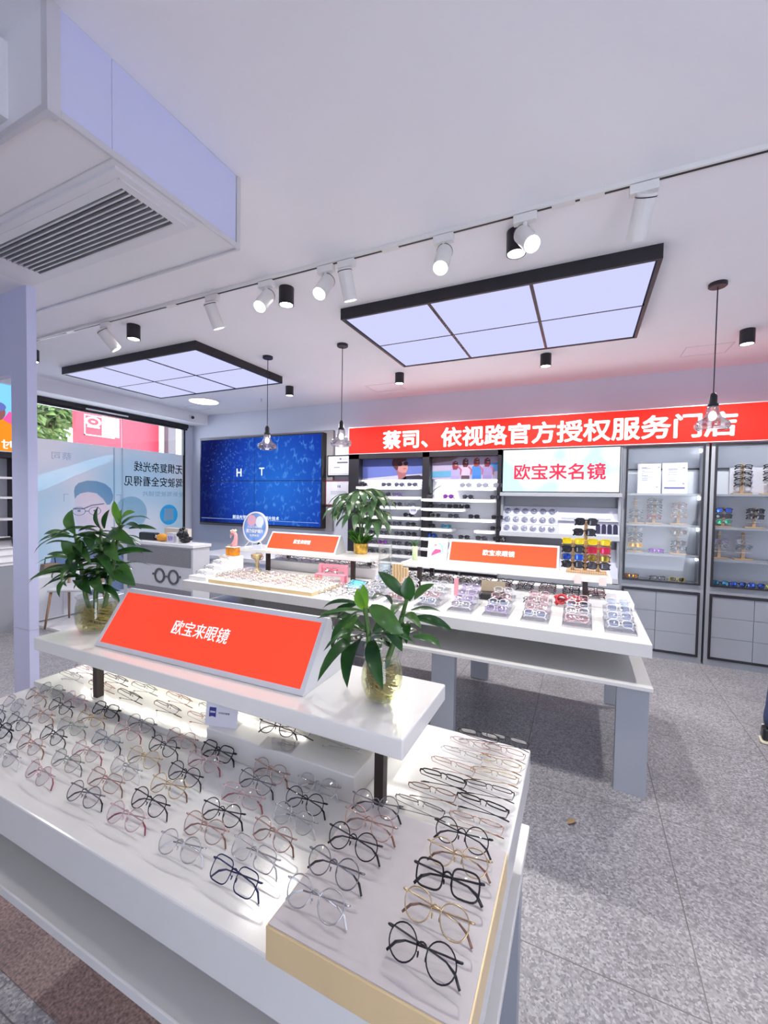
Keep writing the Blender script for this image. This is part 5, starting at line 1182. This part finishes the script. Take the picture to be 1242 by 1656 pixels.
# pachira in a gilt pot
t = thing('plant_pot', 'small gold mottled pot on the right end of the left riser', 'plant pot', (-1.955, 3.64, 1.0605))
MB().lathe([(0, 0), (.06, 0), (.068, .02), (.072, .09), (.076, .10), (.070, .10), (.066, .085), (0, .08)], 24).build('pot', mat('gilt_pot', (.62, .36, .06), .25, .6, var=.7, scale=22), t, True)
t = thing('pachira_plant', 'drooping palm-leaved green plant growing from the gold pot', 'plant', (-1.955, 3.64, 1.142))
for k, (a, b) in enumerate(((.02, .0), (-.015, .01), (0, -.02))): MB().tube([(a, b, -.01), (a * .6, b * .6, .15), (a * 1.6 - .02, b, .30), (a * 2 - .03, b, .42)], [.010, .009, .007, .005], 7).build('stem', stemm, t, True)
r = random.Random(5); g = MB()
for k in range(12):
    a = k * 2.4; rad = (.08 + .13 * r.random()); z = .20 + .30 * (k / 11); hub = Vector((-.02 + rad * math.cos(a), rad * math.sin(a) * .8, z + .06))
    g.tube([(-.02, 0, z - .05), ((hub.x - .02) * .55, hub.y * .55, z + .05), hub], .0028, 4)
    for j in range(6):
        b = a + (j - 2.5) * .62; L = r.uniform(.17, .27)
        d = Vector((math.cos(b), math.sin(b), -.55 - .5 * r.random())).normalized()
        g.leaf(hub, hub + d * L, .068, .5, (0, 0, 1), 5, .10)
g.build('foliage', leafg, t, True, recalc=False)
g = MB()
for k in range(70):
    a = r.uniform(0, 2 * PI); p = Vector((.05 * math.cos(a) * r.random(), .05 * math.sin(a) * r.random(), .0)); d = Vector((math.cos(a) * .6, math.sin(a) * .6, r.uniform(.4, 1.3))).normalized(); q = p + d * r.uniform(.06, .20)
    g.leaf(p + d * .02, q, .028, .3, None, 3)
g.build('undergrowth', leafmat('leaf_fresh', (.05, .20, .02), (.14, .34, .05)), t, recalc=False)
# glass vase with water
t = thing('glass_vase', 'tall clear glass vase half filled with water between the two risers', 'vase', (-1.525, 3.285, .8505))
MB().lathe([(0, 0), (.055, 0), (.058, .01), (.058, .34), (.062, .35), (.059, .35), (.055, .34), (.055, .016), (0, .012)], 28).build('glass', glassv, t, True)
MB().lathe([(0, .017), (.054, .017), (.054, .19), (0, .19)], 26).build('water', water2, t, True)
# wood block
t = thing('wood_block', 'striped wooden block standing at the left post of the right riser', 'wood block', (-1.372, 3.27, .8505))
MB().box(-.075, .015, -.01, .01, 0, .20).box(.015, .068, -.012, .01, 0, .175).build('block', brownwood, t, bevel=.002)
# pink bench
pk = mat('pink_plastic', (.82, .32, .40), .4, var=.02)
t = thing('toy_bench', 'small pink toy bench at the right end of the wide gold-fronted tray', 'toy bench', (-1.99, 3.16, .8505), R(6))
bx('seat', pk, -.14, .14, -.045, .045, .068, .078, t)
for k in range(2): bx('back_slat', pk, -.14, .14, .045, .053, .095 + k * .035, .122 + k * .035, t)
for X in (-.125, .125):
    for y in (-.036, .04): bx('leg', pk, X - .014, X + .014, y - .012, y + .012, 0, .068 if y < 0 else .155, t)
small_glasses('square', 'wine', 'folded', 40, (-1.99, 3.155, .9295), R(6), 'wine red square eyeglasses lying on the pink toy bench', 'eyeglasses on the toy bench', rr=.0018)
tag(bx('pink_stick', pk, -.895, -.865, 3.225, 3.245, .8505, .985), 'upright pink stick display between the acrylic stands and the back platform', 'display stick')
# phone-like blue tray
t = thing('photo_card', 'small blue pictured card in a dark frame propped near the second riser post', 'card', (-1.70, 3.03, .8505), R(-8))
Mx = Matrix.Rotation(R(-62), 4, 'X')
MB().box(-.085, .085, 0, .008, 0, .12, Mx).build('frame', black, t)
MB().box(-.078, .078, -.001, 0, .008, .112, Mx).build('picture', mat('blue_card', (.10, .42, .55), .3, var=.8, scale=25), t)
# open spectacle case
t = thing('glasses_case', 'open black spectacle case with tan lining in front of the back platform', 'glasses case', (-.60, 3.235, .8505), R(5))
MB().prism([(-.04, 0), (.04, 0), (.05, .045), (.045, .05), (-.045, .05), (-.05, .045)], (-.095, 0, 0), (0, 1, 0), (0, 0, 1), (.19, 0, 0)).build('base', black, t, bevel=.004)
MB().prism([(.046, .050), (.052, .048), (.075, .125), (.068, .130)], (-.09, 0, 0), (0, 1, 0), (0, 0, 1), (.18, 0, 0)).build('lid', mat('tan_lining', (.36, .29, .20), .6), t, bevel=.003)
# black pair and red novelty pair in front of the platform
full_glasses('square', 'black', 'folded', 20, (-.315, 3.245, .8505), R(15), 'black chunky eyeglasses beside the open spectacle case', 'loose glasses in front of the back platform')
small_glasses('round', 'red', 'folded', 30, (-.07, 3.24, .8505), R(-8), 'large bright red round glasses beside the right riser post', 'loose glasses in front of the back platform', size=1.55, rr=.006)
# sign box under the left riser, trophy, flamingo, bottle
t = thing('trophy', 'small gold figure trophy under the left riser end', 'trophy', (-2.93, 3.27, .8505))
MB().lathe([(0, 0), (.05, 0), (.05, .02), (.022, .03), (.014, .06), (.024, .075), (.012, .09), (.018, .11), (.05, .15), (.058, .175), (.052, .175), (.044, .15), (0, .115)], 20).build('cup', mat('trophy_gold', (.60, .48, .26), .3, .8), t, True)
for s in (-1, 1): MB().tube([(s * .05, 0, .165), (s * .078, 0, .16), (s * .07, 0, .13), (s * .03, 0, .12)], .005, 6).build('handle', mat('trophy_pink', (.50, .28, .28), .3, .4), t, True)
t = thing('amber_box', 'amber translucent box carrying a pink flamingo on the top stair of the white stand', 'box', (-3.05, 3.065, 1.026))
MB().box(-.055, .055, -.04, .04, 0, .08).build('block', mat('amber_resin', (.75, .26, .02), .15, var=.35, scale=20), t, bevel=.006)
MB().box(-.058, .058, -.043, .043, .08, .088).build('lid', lampw, t, bevel=.002)
t = thing('flamingo_ornament', 'pink flamingo ornament wearing white flowers, on the amber box', 'ornament', (-3.045, 3.065, 1.1145))
fl = mat('flamingo_pink', (.86, .40, .42), .35, var=.03)
MB().tube([(.0, 0, 0), (.018, 0, .03), (.03, 0, .07), (.032, 0, .11), (.012, 0, .135), (-.014, 0, .13), (-.022, 0, .115)], [.034, .026, .019, .016, .017, .019, .014], 10).build('neck', fl, t, True)
MB().tube([(-.022, 0, .115), (-.036, 0, .098), (-.036, 0, .080)], [.012, .009, .003], 8).build('beak', mat('beak_pale', (.75, .55, .50), .4), t, True)
g = MB()
for k in range(7): g.ball((.02 * math.cos(k) + .004, .018 * math.sin(k * 1.7), .15 + .004 * (k % 3)), .009, n=8, m=5)
g.build('flowers', mat('flower_cream', (.82, .80, .60), .5, var=.1), t, True)
t = thing('drink_bottle', 'dark drink bottle with a pale label behind the flamingo, on the wall counter', 'bottle', (-4.05, 4.55, .7505))
MB().lathe([(0, 0), (.035, 0), (.037, .02), (.037, .15), (.030, .18), (.014, .21), (.014, .235), (0, .235)], 18).build('bottle', mat('cola_dark', (.02, .015, .02), .1), t, True)
MB().lathe([(.0375, .06), (.038, .06), (.038, .12), (.0375, .12)], 18).build('label_band', paper, t, True)
MB().lathe([(0, .236), (.015, .236), (.015, .255), (0, .255)], 14).build('cap', mat('cap_navy', (.05, .05, .15), .4), t)
tag(bx('wall_ledge', shelfwhite, -5.2, -3.55, 4.40, YB - .002, .70, .75), 'low white ledge along the back wall under the blue screen', 'ledge')
struct(bx('trim_4', shelfwhite, -5.2, -3.55, 4.46, YB - .003, 0, .6999))
tag(bx('socket_card', mat('yellow_card', (.70, .62, .12), .5), -4.16, -4.09, 4.36, 4.398, .70, .78) if False else bx('yellow_box', mat('yellow_card', (.70, .66, .18), .5, var=.1), -4.60, -4.50, 4.52, 4.60, .7505, .90), 'small yellow box standing on the white ledge right of the counter', 'box')
# right riser things
t = thing('framed_picture', 'white framed pink and teal picture left of the right orange wedge sign', 'picture', (-1.165, 3.60, 1.0605))
Mx = Matrix.Rotation(R(-10), 4, 'X')
MB().box(-.09, .09, 0, .018, 0, .018, Mx).box(-.09, .09, 0, .018, .18, .198, Mx).box(-.09, -.072, 0, .018, .018, .18, Mx).box(.072, .09, 0, .018, .018, .18, Mx).build('frame', lampw, t)
MB().box(-.072, .072, .006, .012, .018, .18, Mx).build('sheet', mat('cream_sheet', (.82, .78, .72), .6), t)
R3 = Mx.to_3x3(); u1, u2, u3 = R3 @ Vector((1, 0, 0)), R3 @ Vector((0, 0, 1)), R3 @ Vector((0, .001, 0))
arc = [(.052 * math.cos(a), .10 + .055 * math.sin(a)) for a in [R(-80 + 20 * k) for k in range(9)]] + [(.040 * math.cos(a), .10 + .043 * math.sin(a)) for a in [R(80 - 20 * k) for k in range(9)]]
MB().prism(arc, R3 @ Vector((0, .0045, 0)), u1, u2, u3).build('teal_arc', mat('teal_print', (.30, .60, .62), .5), t)
MB().prism([(-.055, .035), (-.01, .055), (.035, .075), (.03, .095), (-.02, .098), (-.035, .08), (-.05, .06)], R3 @ Vector((0, .0035, 0)), u1, u2, u3).build('pink_shape', mat('pink_print', (.85, .10, .28), .5), t)
MB().prism(disc2(-.02, .135, .012, .01, 10), R3 @ Vector((0, .0045, 0)), u1, u2, u3).build('dots', mat('rose_print', (.80, .30, .36), .5), t)
t = thing('bud_vase', 'small pale green cylinder with a thin plant at the left end of the right riser', 'vase', (-1.335, 3.50, 1.0605))
MB().lathe([(0, 0), (.024, 0), (.024, .125), (.02, .125), (.02, .11), (0, .11)], 18).build('body', mat('pale_green', (.50, .62, .36), .4), t, True)
g = MB()
for k in range(8):
    a = k * .8; g.leaf((0, 0, .11), (.06 * math.cos(a), .05 * math.sin(a), .16 + .012 * (k % 3)), .016, .4, None, 4)
g.build('sprig', leafg, t, recalc=False)
# spiky plant on the sunglasses shelf
t = thing('air_plant', 'spiky dark air plant in a black bowl on the second shelf of the right bay', 'plant', (-1.765, 5.12, 1.6125))
MB().lathe([(0, 0), (.035, 0), (.05, .03), (.045, .045), (.03, .05), (0, .04)], 18).build('bowl', black, t, True)
g = MB()
for dx, dz in ((-.15, .16), (-.05, .27), (.02, .31), (.16, .13), (-.02, .20)): g.tube([(0, 0, .04), (dx * .45, -.01, .04 + dz * .6), (dx, -.02, .04 + dz)], [.007, .005, .0012], 5)
g.build('blades', mat('blade_green', (.05, .08, .05), .5), t, True)
t = thing('price_tag', 'round white cloud tag with blue lettering hung at the left bay edge', 'tag', (-1.95, 5.02, 1.46))
MB().lathe([(0, -.001), (.055, -.001), (.055, .001), (0, .001)], 16, M=Matrix.Rotation(R(90), 4, 'X')).build('disc', paper, t)
text('lettering', '太阳镜', .075, .028, (-.037, -.0011, -.014), (1, 0, 0), (0, 0, 1), navy, t, .0006, .01)

# ================================================================== counter on the left with things on it
perf = None
def perforated():
    m, q, o = newmat('perforated_metal'); L = q.links.new; p = N(q, 'ShaderNodeBsdfPrincipled'); L(p.outputs[0], o.inputs[0]); g = N(q, 'ShaderNodeTexCoord')
    mp = N(q, 'ShaderNodeMapping'); mp.inputs['Rotation'].default_value = (0, R(45), 0); L(g.outputs['Object'], mp.inputs[0])
    ck = N(q, 'ShaderNodeTexVoronoi'); ck.inputs['Scale'].default_value = 62; ck.inputs['Randomness'].default_value = 0; L(mp.outputs[0], ck.inputs['Vector'])
    r = N(q, 'ShaderNodeValToRGB'); r.color_ramp.interpolation = 'CONSTANT'; r.color_ramp.elements[0].color = (.06, .06, .07, 1); r.color_ramp.elements[1].position = .42; r.color_ramp.elements[1].color = (.42, .42, .46, 1)
    L(ck.outputs['Distance'], r.inputs[0]); L(r.outputs[0], p.inputs['Base Color']); p.inputs['Roughness'].default_value = .4; p.inputs['Metallic'].default_value = .3; return m
t = thing('service_counter', 'grey counter with perforated metal panels and a round spectacles emblem, by the side window', 'counter', (-4.22, 3.6, 0))
MB().box(-1.30, 0, 0, .25, .06, .965).build('body', mat('counter_grey', (.62, .64, .69), .3, var=.01), t, bevel=.002)
bx('top', shelfwhite, -1.32, .015, -.015, .265, .965, 1.0, t, .002)
bx('plinth', cabgrey, -1.29, -.01, .02, .24, 0, .06, t)
pfm = perforated()
bx('perforated_panel', pfm, -1.22, -.03, -.004, 0, .72, .945, t); bx('perforated_panel', pfm, -1.22, -.03, -.004, 0, .12, .44, t)
g = MB()
for cx in (-.585, -.335):
    g.prism(disc2(cx, .585, .092, .105, 36), (0, -.012, 0), (1, 0, 0), (0, 0, 1), (0, .012, 0))
g.bm.free(); g = MB()
for cx in (-.585, -.335):
    g.lathe([(.070, 0), (.094, 0), (.094, .012), (.070, .012), (.070, 0)], 36, M=Matrix.Translation((cx, 0, .585)) @ Matrix.Rotation(R(90), 4, 'X'))
g.box(-.495, -.425, -.012, 0, .575, .593).box(-.715, -.675, -.012, 0, .585, .61).box(-.245, -.205, -.012, 0, .585, .61)
g.build('spectacles_emblem', mat('emblem_grey', (.10, .10, .115), .4), t)
t = thing('box_of_goods', 'small white box with purple print on the counter top', 'box', (-4.72, 3.72, 1.0005))
bx('carton', paper, -.06, .06, -.04, .04, 0, .12, t); bx('print', mat('purple_print', (.30, .26, .50), .5, var=.4, scale=30), -.045, .045, -.0412, -.04, .02, .08, t)
t = thing('orange_pouch', 'rounded orange pouch on the counter beside the small white box', 'pouch', (-4.92, 3.72, 1.0005))
MB().ball((0, 0, .05), .10, .05, .05, 20, 10).build('pouch', mat('orange_cloth', (.75, .33, .03), .5, var=.08), t, True)
MB().tube([(-.09, 0, .05), (-.12, 0, .07), (-.13, 0, .04)], .008, 6).build('strap', paper, t, True)
t = thing('black_ornament', 'knobbly black ornament on the counter near its right end', 'ornament', (-4.50, 3.72, 1.0005))
g = MB(); r = random.Random(9)
for k in range(26):
    s = -1 if k % 2 else 1; g.ball((s * .05 + r.uniform(-.03, .03), r.uniform(-.03, .03), .03 + r.random() * (.11 if s > 0 else .15)), r.uniform(.02, .032), n=8, m=6)
g.ball((0, 0, .03), .08, .04, .03)
g.build('body', bezel, t, True)
tag(bx('cream_box', mat('cream_card', (.70, .64, .56), .6), -4.98, -4.55, 3.80, 3.86, 1.0005, 1.17), 'long cream box lying at the back of the counter', 'box')
tag(bx('magazine', paper, -4.44, -4.29, 3.61, 3.80, 1.0005, 1.006), 'loose white papers at the right end of the counter', 'papers')
tag(MB().box(-.16, .16, -.04, .05, 0, .10).build('dark_case', bezel, None, bevel=.02), 'dark rounded case on the counter behind the left plant leaves', 'case'); bpy.data.objects['dark_case'].location = (-5.22, 3.75, 1.0005)

# ================================================================== chair and low table by the window
t = thing('visitor_chair', 'pale shell chair on slim wooden legs by the side window, behind the left jar', 'chair', (-5.50, 3.02, 0.0305), R(35))
MB().box(-.22, .22, -.21, .21, .42, .455).build('seat', mat('grey_cushion', (.60, .60, .63), .6), t, bevel=.015)
MB().tube([(-.21, .16, .60), (-.20, .21, .64), (0, .25, .66), (.20, .21, .64), (.21, .16, .60)], [.05, .06, .065, .06, .05], 8, flat=.35).build('backrest', mat('white_shell', (.78, .78, .80), .4), t, True)
for sx in (-1, 1):
    MB().tube([(sx * .19, -.18, .42), (sx * .23, -.23, 0)], [.016, .011], 8).build('leg', chairwood, t, True)
    MB().tube([(sx * .19, .20, .64), (sx * .19, .19, .42), (sx * .22, .25, 0)], [.014, .016, .011], 8).build('leg', chairwood, t, True)
t = thing('low_cabinet', 'white low cabinet under the side window beside the column', 'cabinet', (-6.10, 3.07, 0.0305))
bx('body', shelfwhite, -.19, .19, -.30, .30, .02, .56, t, .004); bx('door', cabback, .19, .198, -.29, -.005, .04, .54, t); bx('door', cabback, .19, .198, .005, .29, .04, .54, t)
bx('plinth', cabgrey, -.17, .17, -.28, .28, 0, .02, t)
t = thing('handbag', 'small brown bag on the low white cabinet by the side window', 'bag', (-6.08, 3.02, .591))
MB().prism([(-.10, 0), (.10, 0), (.085, .12), (-.085, .12)], (-.05, 0, 0), (0, 1, 0), (0, 0, 1), (.10, 0, 0)).build('body', mat('bag_brown', (.28, .19, .15), .5), t, bevel=.01)
MB().tube([(0, -.06, .12), (0, -.05, .20), (0, .05, .20), (0, .06, .12)], .006, 6).build('handle', bezel, t, True)

# ================================================================== person at the right edge of the picture
def skinned(name, pts, edges, radii, m, parent, sub=2):
    me = bpy.data.meshes.new(name); me.from_pydata([Vector(p) for p in pts], edges, []); o = bpy.data.objects.new(name, me); COL.objects.link(o)
    o.modifiers.new('skin', 'SKIN'); s = o.modifiers.new('sub', 'SUBSURF'); s.levels = sub; s.render_levels = sub
    bpy.context.view_layer.objects.active = o
    if not me.skin_vertices: me.attributes.new  # layer is made by the modifier
    lay = me.skin_vertices[0].data
    for i, r in enumerate(radii): lay[i].radius = r if isinstance(r, tuple) else (r, r)
    lay[0].use_root = True
    me.materials.append(m); o.parent = parent
    bpy.context.view_layer.update()
    me2 = bpy.data.meshes.new_from_object(o.evaluated_get(bpy.context.evaluated_depsgraph_get()))
    for p in me2.polygons: p.use_smooth = True
    me2.materials.clear(); me2.materials.append(m)
    o.modifiers.clear(); o.data = me2; bpy.data.meshes.remove(me)
    return o
skin = mat('skin', (.62, .40, .31), .5, var=.04)
jean = mat('denim', (.035, .055, .13), .7, var=.2, scale=60)
jacket = mat('light_blue_cloth', (.50, .62, .80), .7, var=.03)
hair = mat('dark_hair', (.02, .015, .015), .5, var=.2)
t = thing('person', 'person in blue jeans and light blue top standing at the right picture edge', 'person', (1.285, 3.74, 0), R(-8))
# faces +X; body is one continuous figure
P = [(0, 0, .92), (0, 0, 1.08), (0, 0, 1.25), (0, 0, 1.38), (.01, 0, 1.46), (.02, 0, 1.52), (.025, 0, 1.60), (.025, 0, 1.67),          # 0-7 spine to crown
     (0, .09, .90), (.02, .10, .50), (-.02, .105, .085), (.10, .11, .045), (.16, .115, .035),                                        # 8-12 left leg
     (0, -.09, .90), (.0, -.10, .50), (-.07, -.105, .085), (.05, -.11, .045), (.11, -.115, .035),                                       # 13-17 right leg
     (0, .12, 1.36), (-.01, .22, 1.14), (.06, .235, .92), (.085, .235, .85),                                                           # 18-21 left arm
     (0, -.12, 1.36), (-.01, -.22, 1.14), (.06, -.235, .92), (.085, -.235, .85)]                                                      # 22-25
Ed = [(0, 1), (1, 2), (2, 3), (3, 4), (4, 5), (5, 6), (6, 7), (0, 8), (8, 9), (9, 10), (10, 11), (11, 12), (0, 13), (13, 14), (14, 15), (15, 16), (16, 17), (3, 18), (18, 19), (19, 20), (20, 21), (3, 22), (22, 23), (23, 24), (24, 25)]
Rd = [(.12, .10), (.11, .09), (.13, .10), (.09, .08), .05, .048, .085, .07, .085, .058, .042, .035, .025, .085, .058, .042, .035, .025, .045, .040, .030, .022, .045, .040, .030, .022]
skinned('body', P, Ed, Rd, skin, t)
h = t
for s in (1, -1):   # hands: five separate fingers
    base = Vector((.088, s * .235, .845))
    for k, (dx, L, r) in enumerate(((-.026, .060, .0075), (-.009, .070, .008), (.008, .068, .008), (.024, .056, .007))):
        b = base + Vector((dx, 0, -.02))
        skinned('finger', [b + Vector((0, 0, .03)), b + Vector((0, 0, -.02)), b + Vector((.003, -s * .012, -.02 - L * .5)), b + Vector((.002, -s * .028, -.02 - L * .85))], [(0, 1), (1, 2), (2, 3)], [r, r, r * .9, r * .75], skin, t, 1)
    b = base + Vector((.028, 0, .0))
    skinned('thumb', [b, b + Vector((.020, -s * .006, -.025)), b + Vector((.026, -s * .014, -.055))], [(0, 1), (1, 2)], [.010, .009, .007], skin, t, 1)
    MB().ball(base + Vector((0, 0, -.012)), .036, .016, .045, 14, 10).build('palm', skin, t, True)
# clothing
skinned('trousers', [(0, 0, .93), (0, 0, 1.02), (0, .09, .88), (.02, .10, .50), (-.02, .105, .085), (0, -.09, .88), (0, -.10, .50), (-.07, -.105, .085)], [(0, 1), (0, 2), (2, 3), (3, 4), (0, 5), (5, 6), (6, 7)], [(.145, .125), (.135, .115), .105, .080, .072, .105, .080, .072], jean, t)
skinned('jacket', [(0, 0, .90), (0, 0, 1.04), (0, 0, 1.20), (0, 0, 1.34), (.005, 0, 1.42), (.01, 0, 1.47)], [(0, 1), (1, 2), (2, 3), (3, 4), (4, 5)], [(.165, .15), (.15, .135), (.16, .14), (.165, .125), (.12, .09), (.068, .066)], jacket, t)
skinned('jacket_shoulders', [(0, -.17, 1.365), (0, -.08, 1.395), (0, 0, 1.40), (0, .08, 1.395), (0, .17, 1.365)], [(0, 1), (1, 2), (2, 3), (3, 4)], [.080, .092, .098, .092, .080], jacket, t)
for s in (1, -1): skinned('sleeve', [(0, s * .10, 1.385), (0, s * .165, 1.36), (-.01, s * .222, 1.14), (.05, s * .236, .955)], [(0, 1), (1, 2), (2, 3)], [.075, .078, .062, .050], jacket, t)
for s, x in ((1, 0), (-1, -.05)):
    f = MB(); f.prism([(-.085, 0), (.19, 0), (.195, .022), (-.09, .022)], (x, s * .112 - .046, 0), (1, 0, 0), (0, 0, 1), (0, .092, 0))
    sh = f.build('shoe', mat('sole_cream', (.72, .68, .48), .6), t, bevel=.012)
    g = MB(); g.prism([(-.08, .0225), (.18, .0225), (.17, .055), (.09, .085), (.03, .115), (-.075, .105)], (x, s * .112 - .042, 0), (1, 0, 0), (0, 0, 1), (0, .084, 0)); g.build('upper', bezel, sh, bevel=.014)
g = MB().ball((.005, 0, 1.635), .108, .088, .115, 20, 14); hd = g.build('hair', hair, t, True)
for v in hd.data.vertices:
    if v.co.x > .06 and v.co.z < 1.68: v.co.x = .06 - (v.co.x - .06) * .3
for s in (1, -1):
    MB().ball((.112, s * .032, 1.605), .010, .014, .008, 10, 6).build('eye', mat('eye_dark', (.03, .02, .02), .2), t, True)
    MB().ball((.02, s * .088, 1.59), .02, .008, .032, 10, 8).build('ear', skin, t, True)
MB().tube([(.108, 0, 1.60), (.128, 0, 1.575), (.112, 0, 1.565)], [.008, .012, .008], 8).build('nose', skin, t, True)
MB().ball((.104, 0, 1.54), .010, .024, .006, 12, 6).build('mouth', mat('lips', (.45, .18, .16), .5), t, True)
done = set()
for o in [c for c in COL.objects if c.parent == t]:      # leaning forward, mid-step
    if o.data.name in done: continue
    done.add(o.data.name)
    for v in o.data.vertices:
        if v.co.z > .55: v.co.x += (v.co.z - .55) * .16
# dry leaves dropped on the floor
lf = mat('dry_leaf', (.36, .22, .10), .7, var=.2)
for k, (x, y, a) in enumerate(((-.02, 2.25, .5), (1.02, 2.05, 1.2))):
    o = MB().leaf((0, 0, .002), (.05 + .03 * k, .01, .004), .028, .4, (0, 0, 1), 5).build('fallen_leaf', lf, None, True, recalc=False); o.location = (x, y, .001); o.rotation_euler = (0, 0, a)
    tag(o, ('small brown dry leaf on the floor left of the long table leg', 'reddish brown scrap on the floor near the right picture edge')[k], 'leaf', 'scraps on the floor')
